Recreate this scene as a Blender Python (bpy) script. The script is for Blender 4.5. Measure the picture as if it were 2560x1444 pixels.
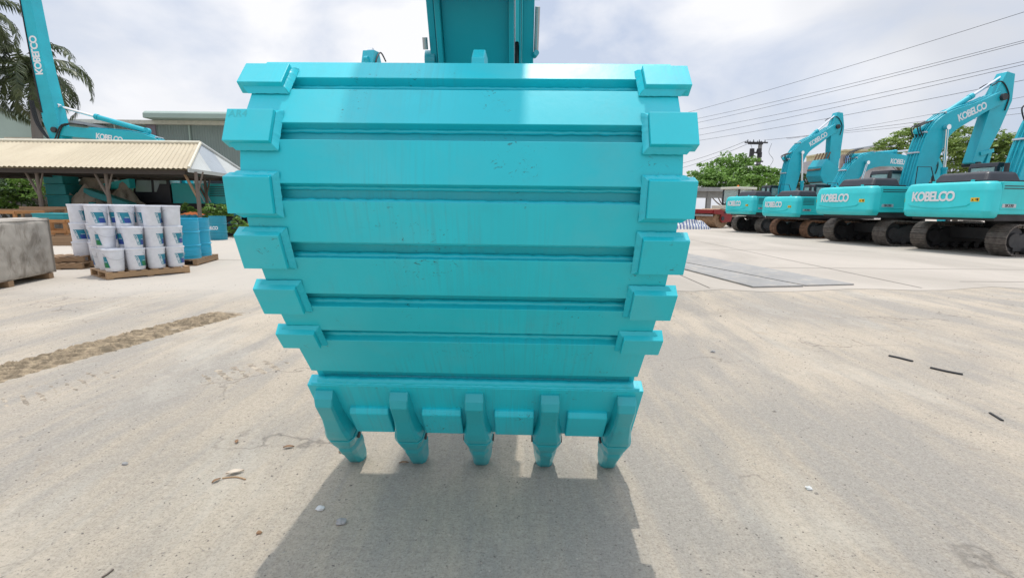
import bpy, math, random
from mathutils import Vector, Matrix
random.seed(7)
R = math.radians
for o in list(bpy.data.objects): bpy.data.objects.remove(o)
SC = bpy.context.scene
COL = SC.collection

# ------------------------------------------------------------------ camera
F = 1230.0; CAMH = 1.40; PITCH = 9.6; ROLL = 0.69
cd = bpy.data.cameras.new('camera'); cam = bpy.data.objects.new('camera', cd); COL.objects.link(cam)
cd.sensor_width = 36; cd.lens = 36*F/2560; cd.clip_end = 3000; cd.clip_start = 0.05
RM = Matrix.Rotation(R(90-PITCH), 3, 'X') @ Matrix.Rotation(R(ROLL), 3, 'Z')
cam.matrix_world = Matrix.Translation((0, 0, CAMH)) @ RM.to_4x4()
SC.camera = cam
# ------------------------------------------------------------------ sky and sun
SUN_EL, SUN_AZ = 76.0, 8.0            # azimuth measured from +Y towards +X
w = bpy.data.worlds.new('World'); SC.world = w; w.use_nodes = True
nt = w.node_tree; nt.nodes.clear()
def WN(t, **k):
    n = nt.nodes.new(t)
    for a, b in k.items(): setattr(n, a, b)
    return n
out = WN('ShaderNodeOutputWorld'); bg = WN('ShaderNodeBackground')
sky = WN('ShaderNodeTexSky', sky_type='NISHITA', sun_disc=False, sun_elevation=R(SUN_EL), sun_rotation=R(SUN_AZ))
sky.dust_density = 3.0; sky.air_density = 1.2
bg.inputs['Strength'].default_value = 0.12
tc = WN('ShaderNodeTexCoord'); mp = WN('ShaderNodeMapping'); mp.inputs['Scale'].default_value = (1.4, 1.4, 2.3)
mp.inputs['Location'].default_value = (0.35, 0.2, 0.1)
n1 = WN('ShaderNodeTexNoise'); n1.inputs['Scale'].default_value = 1.9; n1.inputs['Detail'].default_value = 7; n1.inputs['Roughness'].default_value = 0.52
n1.inputs['Distortion'].default_value = 0.25
r1 = WN('ShaderNodeValToRGB'); r1.color_ramp.elements[0].position = 0.40; r1.color_ramp.elements[1].position = 0.60
r1.color_ramp.elements[0].color = (0, 0, 0, 1)
n2 = WN('ShaderNodeTexNoise'); n2.inputs['Scale'].default_value = 1.1; n2.inputs['Detail'].default_value = 4
r2 = WN('ShaderNodeValToRGB'); r2.color_ramp.elements[0].position = 0.40; r2.color_ramp.elements[1].position = 0.60
# cloud radiance (divided by the background strength)
r2.color_ramp.elements[0].color = (5.8, 6.05, 6.6, 1); r2.color_ramp.elements[1].color = (8.1, 8.15, 8.4, 1)
mxl = WN('ShaderNodeMix', data_type='RGBA'); mxl.inputs[7].default_value = (5.2, 5.8, 7.1, 1); mxl.inputs[0].default_value = 0.8
mx = WN('ShaderNodeMix', data_type='RGBA')
L = nt.links.new
L(tc.outputs['Generated'], mp.inputs['Vector']); L(mp.outputs[0], n1.inputs['Vector']); L(mp.outputs[0], n2.inputs['Vector'])
L(n1.outputs['Fac'], r1.inputs[0]); L(n2.outputs['Fac'], r2.inputs[0])
L(sky.outputs[0], mxl.inputs[6]); L(mxl.outputs[2], mx.inputs[6]); L(r2.outputs[0], mx.inputs[7]); L(r1.outputs[0], mx.inputs[0])
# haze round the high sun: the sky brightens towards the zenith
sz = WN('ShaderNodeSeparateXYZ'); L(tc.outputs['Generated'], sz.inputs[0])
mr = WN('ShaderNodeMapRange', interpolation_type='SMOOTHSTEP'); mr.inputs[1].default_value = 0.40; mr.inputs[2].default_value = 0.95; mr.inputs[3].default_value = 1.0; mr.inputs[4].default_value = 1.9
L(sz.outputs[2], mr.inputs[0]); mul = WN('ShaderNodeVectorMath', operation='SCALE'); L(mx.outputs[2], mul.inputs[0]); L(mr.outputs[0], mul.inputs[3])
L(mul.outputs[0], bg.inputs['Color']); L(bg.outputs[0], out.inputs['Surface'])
sd = bpy.data.lights.new('sun', 'SUN'); sd.energy = 2.4; sd.angle = R(0.8); sd.color = (1.0, 0.955, 0.88)
sun = bpy.data.objects.new('sun', sd); COL.objects.link(sun)
sv = Vector((math.sin(R(SUN_AZ))*math.cos(R(SUN_EL)), math.cos(R(SUN_AZ))*math.cos(R(SUN_EL)), math.sin(R(SUN_EL))))
sun.rotation_euler = sv.to_track_quat('Z', 'Y').to_euler(); sun.location = (0, 0, 50)
SC.view_settings.view_transform = 'Standard'; SC.view_settings.look = 'None'
SC.view_settings.exposure = 0.02; SC.view_settings.gamma = 1.0
try: SC.view_settings.use_curve_mapping = False
except Exception: pass

# ------------------------------------------------------------------ helpers: photo point -> place
CP = Vector((0, 0, CAMH))
def at(u, v, z):
    return CP + RM @ Vector(((u-1280)/F*z, -(v-722)/F*z, -z))
def gp(u, v, zz=0.0):
    d = RM @ Vector(((u-1280)/F, -(v-722)/F, -1)); t = (zz-CAMH)/d.z
    return CP + d*t
def atY(u, v, Y):
    d = RM @ Vector(((u-1280)/F, -(v-722)/F, -1)); return CP + d*(Y/d.y)

# ------------------------------------------------------------------ helpers: objects
def tag(o, label=None, cat=None, group=None, kind=None):
    if label: o['label'] = label
    if cat: o['category'] = cat
    if group: o['group'] = group
    if kind: o['kind'] = kind
    return o
def empty(name, loc=(0, 0, 0), rz=0.0):
    o = bpy.data.objects.new(name, None); COL.objects.link(o); o.location = loc; o.rotation_euler = (0, 0, rz)
    o.empty_display_size = 0.2
    return o
def copy_tree(o, parent=None):
    c = o.copy(); COL.objects.link(c); c.parent = parent
    for ch in KIDS.get(o.name, []):
        copy_child(ch, c)
    return c
KIDS = {}
def copy_child(ch, p):
    d = ch.copy(); COL.objects.link(d); d.parent = p
    KIDS.setdefault(p.name, []).append(d)
    for g in KIDS.get(ch.name, []): copy_child(g, d)
def adopt(o, parent):
    if parent is not None:
        o.parent = parent; KIDS.setdefault(parent.name, []).append(o)

class MB:
    def __init__(s): s.v = []; s.f = []; s.sm = []
    def add(s, vs, fs, smooth=False):
        b = len(s.v); s.v += [tuple(v) for v in vs]; s.f += [tuple(b+i for i in f) for f in fs]; s.sm += [smooth]*len(fs); return s
    def box(s, c, size, rot=None):
        x, y, z = [q/2 for q in size]; c = Vector(c)
        vs = [Vector(p) for p in ((-x,-y,-z),(x,-y,-z),(x,y,-z),(-x,y,-z),(-x,-y,z),(x,-y,z),(x,y,z),(-x,y,z))]
        if rot is not None: vs = [rot @ v for v in vs]
        return s.add([v+c for v in vs], [(0,3,2,1),(4,5,6,7),(0,1,5,4),(1,2,6,5),(2,3,7,6),(3,0,4,7)])
    def bb(s, x0, x1, y0, y1, z0, z1): return s.box(((x0+x1)/2,(y0+y1)/2,(z0+z1)/2), (abs(x1-x0),abs(y1-y0),abs(z1-z0)))
    def hexa(s, a, b):       # two quads of 4 points, joined
        return s.add(list(a)+list(b), [(3,2,1,0),(4,5,6,7),(0,1,5,4),(1,2,6,5),(2,3,7,6),(3,0,4,7)])
    def prism(s, poly, y0, y1, conv=None):   # poly in (x,z), swept in y
        n = len(poly); area = sum(poly[i][0]*poly[(i+1)%n][1]-poly[(i+1)%n][0]*poly[i][1] for i in range(n))
        if area < 0: poly = poly[::-1]
        a = [(p[0], y0, p[1]) for p in poly]; b = [(p[0], y1, p[1]) for p in poly]
        fs = [tuple(range(n)), tuple(range(2*n-1, n-1, -1))] + [(i, n+i, n+(i+1)%n, (i+1)%n) for i in range(n)]
        return s.add(a+b, fs)
    def tube(s, p0, p1, r, r2=None, n=12, caps=True):
        p0 = Vector(p0); p1 = Vector(p1); d = (p1-p0); 
        if d.length < 1e-6: return s
        d.normalize(); a = d.orthogonal().normalized(); b = d.cross(a); r2 = r if r2 is None else r2
        A = [p0+(a*math.cos(t)+b*math.sin(t))*r for t in [2*math.pi*i/n for i in range(n)]]
        B = [p1+(a*math.cos(t)+b*math.sin(t))*r2 for t in [2*math.pi*i/n for i in range(n)]]
        s.add(A+B, [(i, (i+1)%n, n+(i+1)%n, n+i) for i in range(n)], True)
        if caps:
            s.add(A, [tuple(range(n-1, -1, -1))]); s.add(B, [tuple(range(n))])
        return s
    def path(s, pts, r, n=8):
        pts = [Vector(p) for p in pts]; rings = []; a = None
        for i, p in enumerate(pts):
            d = (pts[min(i+1, len(pts)-1)]-pts[max(i-1, 0)]).normalized()
            a = d.orthogonal().normalized() if a is None else (a-d*a.dot(d)).normalized()
            b = d.cross(a); rr = r[i] if isinstance(r, (list, tuple)) else r
            rings.append([p+(a*math.cos(2*math.pi*k/n)+b*math.sin(2*math.pi*k/n))*rr for k in range(n)])
        vs = [v for q in rings for v in q]; fs = []
        for i in range(len(pts)-1):
            for k in range(n): fs.append((i*n+k, i*n+(k+1)%n, (i+1)*n+(k+1)%n, (i+1)*n+k))
        s.add(vs, fs, True); m = len(pts)-1
        s.add(rings[0], [tuple(range(n-1, -1, -1))]); s.add(rings[m], [tuple(range(n))])
        return s
    def lathe(s, prof, c=(0, 0, 0), n=24, axis='z'):
        vs = []; fs = []; c = Vector(c)
        for (r, z) in prof:
            for k in range(n):
                t = 2*math.pi*k/n; x, y = r*math.cos(t), r*math.sin(t)
                vs.append(c+(Vector((x, y, z)) if axis == 'z' else Vector((x, z, y)) if axis == 'y' else Vector((z, x, y))))
        for i in range(len(prof)-1):
            for k in range(n):
                q = (i*n+k, i*n+(k+1)%n, (i+1)*n+(k+1)%n, (i+1)*n+k); fs.append(q[::-1] if axis == 'y' else q)
        s.add(vs, fs, True); return s
    def grid(s, rows, smooth=True, flip=False):
        n = len(rows[0]); fs = []
        for i in range(len(rows)-1):
            for k in range(n-1):
                q = (i*n+k, i*n+k+1, (i+1)*n+k+1, (i+1)*n+k); fs.append(q[::-1] if flip else q)
        return s.add([v for r_ in rows for v in r_], fs, smooth)
    def build(s, name, mat, parent=None, bevel=0.0, seg=2, ang=35):
        me = bpy.data.meshes.new(name); me.from_pydata(s.v, [], s.f); me.update()
        me.polygons.foreach_set('use_smooth', s.sm)
        if any(s.sm):
            try: me.set_sharp_from_angle(angle=R(ang))
            except Exception: pass
        me.materials.append(mat)
        o = bpy.data.objects.new(name, me); COL.objects.link(o); adopt(o, parent)
        if bevel:
            m = o.modifiers.new('bevel', 'BEVEL'); m.width = bevel; m.segments = seg; m.limit_method = 'ANGLE'; m.angle_limit = R(30)
            m.harden_normals = False
        return o
def text_mb(txt, size, fn, depth=0.006, offset=0.0, space=1.0, shear=0.0, sx=1.0):
    """lettering as a mesh; fn maps (u, v, d) -> point, u,v centred."""
    cu = bpy.data.curves.new('lettering', 'FONT'); cu.body = txt; cu.size = size; cu.extrude = depth/2; cu.offset = offset
    cu.space_character = space; cu.shear = shear; cu.align_x = 'CENTER'; cu.align_y = 'CENTER'; cu.resolution_u = 3
    o = bpy.data.objects.new('lettering', cu); COL.objects.link(o)
    dg = bpy.context.evaluated_depsgraph_get()
    me = bpy.data.meshes.new_from_object(o.evaluated_get(dg))
    m = MB(); vs = [fn(v.co.x*sx, v.co.y, v.co.z) for v in me.vertices]
    m.add(vs, [tuple(p.vertices) for p in me.polygons])
    bpy.data.objects.remove(o); bpy.data.curves.remove(cu); bpy.data.meshes.remove(me)
    return m

# ------------------------------------------------------------------ helpers: materials
def lin(r, g, b):
    f = lambda c: c/12.92 if c <= 0.04045 else ((c+0.055)/1.055)**2.4
    return (f(r/255), f(g/255), f(b/255))
MATS = {}
class M_:
    def __init__(s, name):
        s.m = bpy.data.materials.new(name); s.m.use_nodes = True; s.nt = s.m.node_tree
        s.b = s.nt.nodes['Principled BSDF']
        s.tc = s.nt.nodes.new('ShaderNodeTexCoord')
    def n(s, t, **k):
        n = s.nt.nodes.new(t)
        for a, b in k.items(): setattr(n, a, b)
        return n
    def l(s, a, b): s.nt.links.new(a, b)
    def noise(s, scale, detail=4, rough=0.5, vec=None, stretch=None, rot=None, dist=0.0):
        n = s.n('ShaderNodeTexNoise'); n.inputs['Scale'].default_value = scale; n.inputs['Detail'].default_value = detail
        n.inputs['Roughness'].default_value = rough; n.inputs['Distortion'].default_value = dist
        v = vec or s.tc.outputs['Object']
        if stretch or rot:
            m = s.n('ShaderNodeMapping'); m.inputs['Scale'].default_value = stretch or (1, 1, 1)
            m.inputs['Rotation'].default_value = rot or (0, 0, 0)
            s.l(v, m.inputs[0]); v = m.outputs[0]
        s.l(v, n.inputs['Vector']); return n.outputs['Fac']
    def ramp(s, f, p0, p1, c0=(0, 0, 0), c1=(1, 1, 1)):
        if p0 > p1: p0, p1, c0, c1 = p1, p0, c1, c0
        r = s.n('ShaderNodeValToRGB'); e = r.color_ramp.elements
        e[0].position = p0; e[1].position = p1; e[0].color = (*c0, 1); e[1].color = (*c1, 1)
        s.l(f, r.inputs[0]); return r.outputs[0]
    def mix(s, f, a, b, mode='MIX'):
        m = s.n('ShaderNodeMix', data_type='RGBA', blend_type=mode)
        for q, i in ((f, 0), (a, 6), (b, 7)):
            if isinstance(q, (int, float)): m.inputs[i].default_value = q
            elif isinstance(q, tuple): m.inputs[i].default_value = (*q[:3], 1)
            else: s.l(q, m.inputs[i])
        return m.outputs[2]
    def math(s, op, a, b=0.0):
        m = s.n('ShaderNodeMath', operation=op)
        for q, i in ((a, 0), (b, 1)):
            if isinstance(q, (int, float)): m.inputs[i].default_value = q
            else: s.l(q, m.inputs[i])
        return m.outputs[0]
    def col(s, c):
        if isinstance(c, tuple): s.b.inputs['Base Color'].default_value = (*c, 1)
        else: s.l(c, s.b.inputs['Base Color'])
    def rough(s, c):
        if isinstance(c, (int, float)): s.b.inputs['Roughness'].default_value = c
        else: s.l(c, s.b.inputs['Roughness'])
    def bump(s, h, strength=0.3, dist=0.01):
        b = s.n('ShaderNodeBump'); b.inputs['Strength'].default_value = strength; b.inputs['Distance'].default_value = dist
        s.l(h, b.inputs['Height']); s.l(b.outputs[0], s.b.inputs['Normal'])
def simple(name, c, rough=0.6, metal=0.0, var=0.12, scale=3.0, bump=0.0, spec=0.5, bscale=40):
    m = M_(name); f = m.noise(scale, 5, 0.6)
    m.col(m.mix(m.ramp(f, 0.3, 0.7), tuple(q*(1-var) for q in c), tuple(min(1, q*(1+var)) for q in c)))
    m.rough(rough); m.b.inputs['Metallic'].default_value = metal; m.b.inputs['Specular IOR Level'].default_value = spec
    if bump: m.bump(m.noise(bscale, 4, 0.6), bump, 0.01)
    return m.m
TEAL = (0.008, 0.46, 0.52)
def paint(name, c, rough=0.33, dirt=0.25, dirtcol=(0.25, 0.24, 0.2), streak=False, scuff=False, coat=0.0, crough=0.14):
    m = M_(name)
    big = m.noise(1.3, 4, 0.55)
    base = m.mix(m.ramp(big, 0.3, 0.7), tuple(q*0.9 for q in c), tuple(min(1, q*1.08) for q in c))
    d = m.ramp(m.noise(5, 8, 0.72), 0.56, 0.82)
    dm = m.math('MULTIPLY', d, dirt); base = m.mix(dm, base, dirtcol)
    if streak:      # rain runs down the plates
        st = m.ramp(m.noise(9, 3, 0.65, stretch=(0.3, 9.0, 0.3)), 0.47, 0.66)
        msk = m.ramp(m.noise(1.3, 2, 0.5), 0.44, 0.58)
        base = m.mix(m.math('MULTIPLY', m.math('MULTIPLY', st, msk), 0.34), base, tuple(q*0.62+0.04 for q in c))
        dust = m.ramp(m.noise(1.9, 6, 0.65, dist=0.6), 0.50, 0.75); base = m.mix(m.math('MULTIPLY', dust, 0.28), base, (0.16, 0.50, 0.52))
    if scuff:
        v = m.ramp(m.noise(34, 4, 0.8, stretch=(1, 1, 1.8), dist=1.0), 0.62, 0.65)
        v2 = m.ramp(m.noise(3.1, 3, 0.55), 0.54, 0.60)
        base = m.mix(m.math('MULTIPLY', m.math('MULTIPLY', v, v2), 0.8), base, (0.03, 0.035, 0.03))
    m.col(base)
    rr = m.ramp(m.noise(2.5, 5, 0.6), 0.3, 0.75, (rough*0.8,)*3, (rough*1.35,)*3)
    m.rough(rr); m.b.inputs['Coat Weight'].default_value = coat; m.b.inputs['Coat Roughness'].default_value = crough
    m.bump(m.noise(45, 3, 0.5), 0.08, 0.004)
    return m.m
MAT = dict(
    bucket=paint('bucket_paint', (0.012, 0.575, 0.665), 0.40, 0.30, (0.07, 0.30, 0.33), streak=True, scuff=True, coat=0.12, crough=0.35),
    shell=paint('shaded_grimy_shell_paint', (0.012, 0.46, 0.53), 0.45, 0.75, (0.05, 0.20, 0.21), streak=True, scuff=True),  # base tone darkened to paint in groove shade, with grime on top
    weld=paint('weld_paint', (0.012, 0.56, 0.66), 0.34, 0.45, (0.08, 0.2, 0.19), coat=0.2),
    cast=paint('tooth_paint', (0.010, 0.40, 0.45), 0.38, 0.55, (0.05, 0.16, 0.17), scuff=True, coat=0.4),
    arm=paint('arm_paint', (0.006, 0.36, 0.43), 0.35, 0.08, coat=0.3),
    teal=paint('teal_paint', (0.03, 0.56, 0.58), 0.35, 0.12, (0.2, 0.32, 0.3)),
    tealb=paint('teal_boom_paint', (0.012, 0.44, 0.54), 0.38, 0.2, (0.15, 0.25, 0.25)),
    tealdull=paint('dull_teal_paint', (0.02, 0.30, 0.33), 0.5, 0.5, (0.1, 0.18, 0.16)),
    black=simple('black_plastic', (0.022, 0.024, 0.032), 0.4, var=0.3),
    dark=simple('dark_frame_steel', (0.035, 0.034, 0.036), 0.6, var=0.35, bump=0.2),
    track=simple('track_steel', (0.135, 0.115, 0.10), 0.55, 0.2, var=0.45, scale=9, bump=0.3),
    rust=simple('rusty_track_steel', (0.20, 0.105, 0.06), 0.7, 0.1, var=0.45, scale=9, bump=0.3),
    chrome=simple('chrome', (0.75, 0.76, 0.78), 0.12, 1.0, var=0.03),
    steel=simple('grey_steel', (0.42, 0.43, 0.44), 0.35, 0.7, var=0.1),
    rubber=simple('rubber_hose', (0.02, 0.02, 0.022), 0.6),
    white=simple('white_letter_paint', (0.78, 0.78, 0.80), 0.45, var=0.04),
    silver=simple('silver_plate', (0.48, 0.50, 0.53), 0.35, 0.3, var=0.08),
    yellow=simple('yellow_label', (0.80, 0.50, 0.02), 0.5, var=0.05),
    orange=simple('orange_lens', (0.75, 0.22, 0.03), 0.4),
    glass=None,
    red=paint('red_paint', (0.25, 0.012, 0.014), 0.4, 0.2, (0.1, 0.05, 0.04)),
    cream=simple('cream_paint', (0.68, 0.66, 0.56), 0.45, var=0.06),
    drumsteel=simple('rusty_drum_steel', (0.30, 0.18, 0.10), 0.55, 0.2, var=0.4, scale=6),
    pail=simple('white_pail_plastic', (0.72, 0.725, 0.76), 0.42, var=0.10, scale=7),
    lab_teal=simple('teal_label_print', (0.015, 0.22, 0.30), 0.4, var=0.05),
    lab_blue=simple('blue_label_print', (0.03, 0.07, 0.30), 0.4, var=0.05),
    lab_green=simple('green_label_print', (0.02, 0.20, 0.07), 0.4, var=0.05),
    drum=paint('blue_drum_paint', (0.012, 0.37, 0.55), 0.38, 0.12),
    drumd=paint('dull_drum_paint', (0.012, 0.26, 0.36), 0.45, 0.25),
    wood=None, rooftin=None, concrete=None,
    tyre=simple('tyre_rubber', (0.03, 0.029, 0.03), 0.8, bump=0.4),
    tin_green=None,
)
def mk_glass():
    m = M_('dark_glass'); m.col((0.03, 0.045, 0.05)); m.rough(0.06); m.b.inputs['Specular IOR Level'].default_value = 0.8
    return m.m
MAT['glass'] = mk_glass()
def mk_clear():
    m = M_('cab_glass'); m.col((0.55, 0.68, 0.66)); m.rough(0.03); m.b.inputs['Alpha'].default_value = 0.45
    return m.m
MAT['clear'] = mk_clear()
def mk_wood(name, c, v=0.3):
    m = M_(name); g = m.noise(6, 6, 0.65, stretch=(1.2, 1.2, 14)); g2 = m.noise(3, 3, 0.5)
    m.col(m.mix(m.ramp(g2, 0.3, 0.7), m.mix(m.ramp(g, 0.3, 0.7), tuple(q*(1-v) for q in c), c), tuple(q*0.75 for q in c)))
    m.rough(0.75); m.bump(g, 0.2, 0.005); return m.m
MAT['wood'] = mk_wood('pallet_wood', (0.52, 0.33, 0.18)); MAT['wood_old'] = mk_wood('old_pallet_wood', (0.36, 0.23, 0.13))
MAT['wood_org'] = mk_wood('orange_pallet_wood', (0.50, 0.24, 0.09)); MAT['wood_dark'] = mk_wood('weathered_post_wood', (0.20, 0.16, 0.13))
def mk_roof():
    m = M_('cream_corrugated_sheet'); f = m.noise(0.8, 5, 0.6, stretch=(1, 0.4, 0.4)); g = m.noise(6, 5, 0.65)
    c = m.mix(m.ramp(f, 0.3, 0.7), (0.44, 0.37, 0.25), (0.52, 0.445, 0.31))
    st = m.ramp(m.noise(1.6, 6, 0.7, stretch=(1.6, .12, .12)), 0.55, 0.72); c = m.mix(m.math('MULTIPLY', st, 0.4), c, (0.30, 0.23, 0.14)); m.col(m.mix(m.math('MULTIPLY', m.ramp(g, 0.55, 0.8), 0.35), c, (0.30, 0.25, 0.17))); m.rough(0.6); return m.m
MAT['rooftin'] = mk_roof()
MAT['whitetin'] = simple('white_corrugated_sheet', (0.50, 0.52, 0.50), 0.55, var=0.08, scale=1.5)
MAT['greytin'] = simple('grey_corrugated_sheet', (0.36, 0.40, 0.43), 0.55, var=0.08, scale=1.5)
MAT['tin_green'] = simple('green_wall_cladding', (0.20, 0.25, 0.235), 0.6, var=0.08, scale=0.5)
MAT['tin_pale'] = simple('pale_green_cladding', (0.33, 0.42, 0.37), 0.55, var=0.06, scale=0.5)
MAT['purple'] = simple('mauve_pilaster_paint', (0.20, 0.17, 0.20), 0.7)
def mk_conc(name, c, dark, ang=0.5):
    m = M_(name); a = m.noise(0.9, 7, 0.62, dist=0.6); b = m.noise(3.5, 8, 0.7, stretch=(1, 1, 0.6), dist=0.4)
    c1 = m.mix(m.ramp(a, 0.38, 0.66), tuple(q*0.82 for q in c), c)
    c2 = m.mix(m.math('MULTIPLY', m.ramp(b, 0.50, 0.66), 0.75), c1, dark)
    m.col(c2); m.rough(0.85); m.bump(b, 0.5, 0.02); return m.m
MAT['concrete'] = mk_conc('weathered_concrete', (0.46, 0.415, 0.36), (0.17, 0.14, 0.11))
MAT['concrete2'] = mk_conc('grey_concrete', (0.36, 0.36, 0.35), (0.24, 0.23, 0.22))

# ------------------------------------------------------------------ ground
def mk_ground():
    m = M_('dusty_asphalt'); O = m.tc.outputs['Object']
    sep = m.n('ShaderNodeSeparateXYZ'); m.l(O, sep.inputs[0])
    streak = m.noise(1.15, 6, 0.6, stretch=(1.0, 0.17, 1), rot=(0, 0, R(-4)), dist=0.9)
    streak2 = m.noise(4.5, 5, 0.65, stretch=(1.0, 0.13, 1), rot=(0, 0, R(5)), dist=0.5)
    patch = m.noise(0.55, 6, 0.62, dist=0.5)
    grain = m.noise(85, 6, 0.85); grain2 = m.noise(30, 8, 0.8); vor = m.n('ShaderNodeTexVoronoi'); vor.inputs['Scale'].default_value = 60
    m.l(O, vor.inputs['Vector'])
    fine = m.noise(11, 5, 0.7, stretch=(1.0, 0.10, 1), rot=(0, 0, R(2)), dist=0.3)
    f = m.math('ADD', m.math('MULTIPLY', streak, 0.42), m.math('ADD', m.math('MULTIPLY', patch, 0.26), m.math('ADD', m.math('MULTIPLY', streak2, 0.22), m.math('MULTIPLY', fine, 0.15))))
    sand = m.ramp(f, 0.475, 0.575)
    grey = m.mix(m.ramp(grain2, 0.3, 0.7), (0.295, 0.268, 0.232), (0.43, 0.393, 0.342))
    snd = m.mix(m.ramp(m.math('ADD', m.math('MULTIPLY', patch, .4), m.math('MULTIPLY', grain2, .6)), 0.40, 0.60), (0.40, 0.342, 0.27), (0.55, 0.475, 0.378))
    c = m.mix(sand, grey, snd)
    # worn aggregate: the grain lets dust and dark chips through
    c = m.mix(m.math('MULTIPLY', m.ramp(grain, 0.53, 0.66), 0.42), c, (0.62, 0.56, 0.48))
    c = m.mix(m.math('MULTIPLY', m.ramp(grain, 0.47, 0.38), 0.65), c, (0.17, 0.155, 0.14))
    sp = m.ramp(m.noise(30, 6, 0.8, stretch=(1, .6, 1), dist=.8), 0.62, 0.68); c = m.mix(m.math('MULTIPLY', sp, 0.55), c, (0.15, 0.13, 0.11))
    oil = m.ramp(m.noise(0.8, 6, 0.7, stretch=(1.2, .5, 1), dist=1.0), 0.66, 0.80); c = m.mix(m.math('MULTIPLY', oil, 0.10), c, (0.24, 0.22, 0.20))
    cv = m.n('ShaderNodeTexVoronoi', feature='DISTANCE_TO_EDGE'); cv.inputs['Scale'].default_value = 0.55; wp = m.n('ShaderNodeVectorMath', operation='ADD'); wn = m.n('ShaderNodeTexNoise'); wn.inputs['Scale'].default_value = 2.2; wn.inputs['Detail'].default_value = 8
    m.l(O, wn.inputs['Vector']); m.l(O, wp.inputs[0]); m.l(wn.outputs['Color'], wp.inputs[1]); m.l(wp.outputs[0], cv.inputs['Vector'])
    ck = m.math('MULTIPLY', m.ramp(cv.outputs['Distance'], 0.010, 0.0), m.ramp(m.noise(0.9, 3, .5), .5, .6)); c = m.mix(m.math('MULTIPLY', ck, 0.6), c, (0.13, 0.115, 0.10))
    pal = m.ramp(m.noise(0.6, 8, 0.72, stretch=(1.3, 0.6, 1), dist=0.3), 0.54, 0.74)
    c = m.mix(m.math('MULTIPLY', pal, 0.55), c, (0.62, 0.575, 0.49))
    brn = m.ramp(m.noise(1.7, 8, 0.78, stretch=(1, 0.6, 1), dist=0.8), 0.60, 0.74)
    c = m.mix(m.math('MULTIPLY', brn, 0.5), c, (0.30, 0.22, 0.14))
    grit = m.ramp(m.noise(55, 5, 0.85), 0.56, 0.62); c = m.mix(m.math('MULTIPLY', grit, 0.45), c, (0.20, 0.175, 0.145))
    # left half: the asphalt fades into pale dusty concrete
    edge = m.math('ADD', sep.outputs[1], m.math('MULTIPLY', m.noise(0.7, 6, 0.65, stretch=(.6, 1, 1)), 2.6))
    far = m.ramp(m.math('MULTIPLY', edge, 0.1), 0.80, 0.92); left = m.ramp(m.math('MULTIPLY', sep.outputs[0], -1.0), -1.0, 1.0)
    c = m.mix(m.math('MULTIPLY', m.math('MULTIPLY', far, left), 0.85), c, (0.50, 0.455, 0.395))
    m.col(c); m.rough(0.95); m.b.inputs['Specular IOR Level'].default_value = 0.25
    h = m.math('ADD', m.math('MULTIPLY', grain, 0.5), m.math('MULTIPLY', grain2, 1.0))
    m.bump(h, 0.75, 0.012); return m.m
MAT['ground'] = mk_ground()
def mk_slab():
    m = M_('pale_concrete_yard'); O = m.tc.outputs['Object']
    a = m.noise(0.35, 7, 0.62, stretch=(1, 0.5, 1), dist=0.7); b = m.noise(5, 7, 0.7, stretch=(0.4, 1, 1)); g = m.noise(40, 4, 0.7)
    c = m.mix(m.ramp(a, 0.35, 0.65), (0.39, 0.35, 0.30), (0.49, 0.44, 0.38))
    c = m.mix(m.math('MULTIPLY', m.ramp(b, 0.55, 0.8), 0.35), c, (0.33, 0.28, 0.22))
    c = m.mix(m.math('MULTIPLY', m.ramp(g, 0.5, 0.7), 0.2), c, (0.58, 0.55, 0.5))
    m.col(c); m.rough(0.9); m.b.inputs['Specular IOR Level'].default_value = 0.25; m.bump(b, 0.3, 0.01); return m.m
MAT['slab'] = mk_slab()
g = MB(); S = 900; g.add([(-S,-S,0),(S,-S,0),(S,S,0),(-S,S,0)], [(0,1,2,3)])
tag(g.build('ground', MAT['ground']), 'dusty worn asphalt yard', kind='structure')
# pale concrete slabs beyond: an irregular broken near edge
def slab(name, near, x0, x1, y1, z=0.004, lab=''):
    m = MB(); n = 150; a = []; b = []
    for i in range(n+1):
        x = x0+(x1-x0)*i/n
        a.append((x, near(x)+random.uniform(-.05, .05)+0.12*math.sin(x*2.3)+0.08*math.sin(x*5.1+1), z)); b.append((x, y1, z))
    m.grid([a, b], False); return tag(m.build(name, MAT['slab']), lab, kind='structure')
slab('concrete_slab', lambda x: 8.25+0.12*max(0, x-3), 1.3, 90, 300, 0.004, 'pale concrete apron under the excavator row')
# expansion joints
jm = simple('joint_tar', (0.16, 0.14, 0.12), 0.9)
for k, (p, q) in enumerate([((1.4, 11.6), (60, 13.6)), ((1.4, 16.5), (14.2, 17.0)), ((7.5, 8.9), (9.2, 60)), ((3.5, 8.6), (4.6, 60)), ((-30, 12.6), (1.2, 11.8)), ((9.0, 9.8), (60, 11.4))]):
    m = MB(); P = Vector((*p, 0.008)); Q = Vector((*q, 0.008)); d = (Q-P).normalized(); nrm = Vector((-d.y, d.x, 0))*0.012
    m.add([P-nrm, Q-nrm, Q+nrm, P+nrm], [(0, 1, 2, 3)])
    tag(m.build('slab_joint', jm), 'thin dark joint line in the concrete yard', kind='structure')

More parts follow.
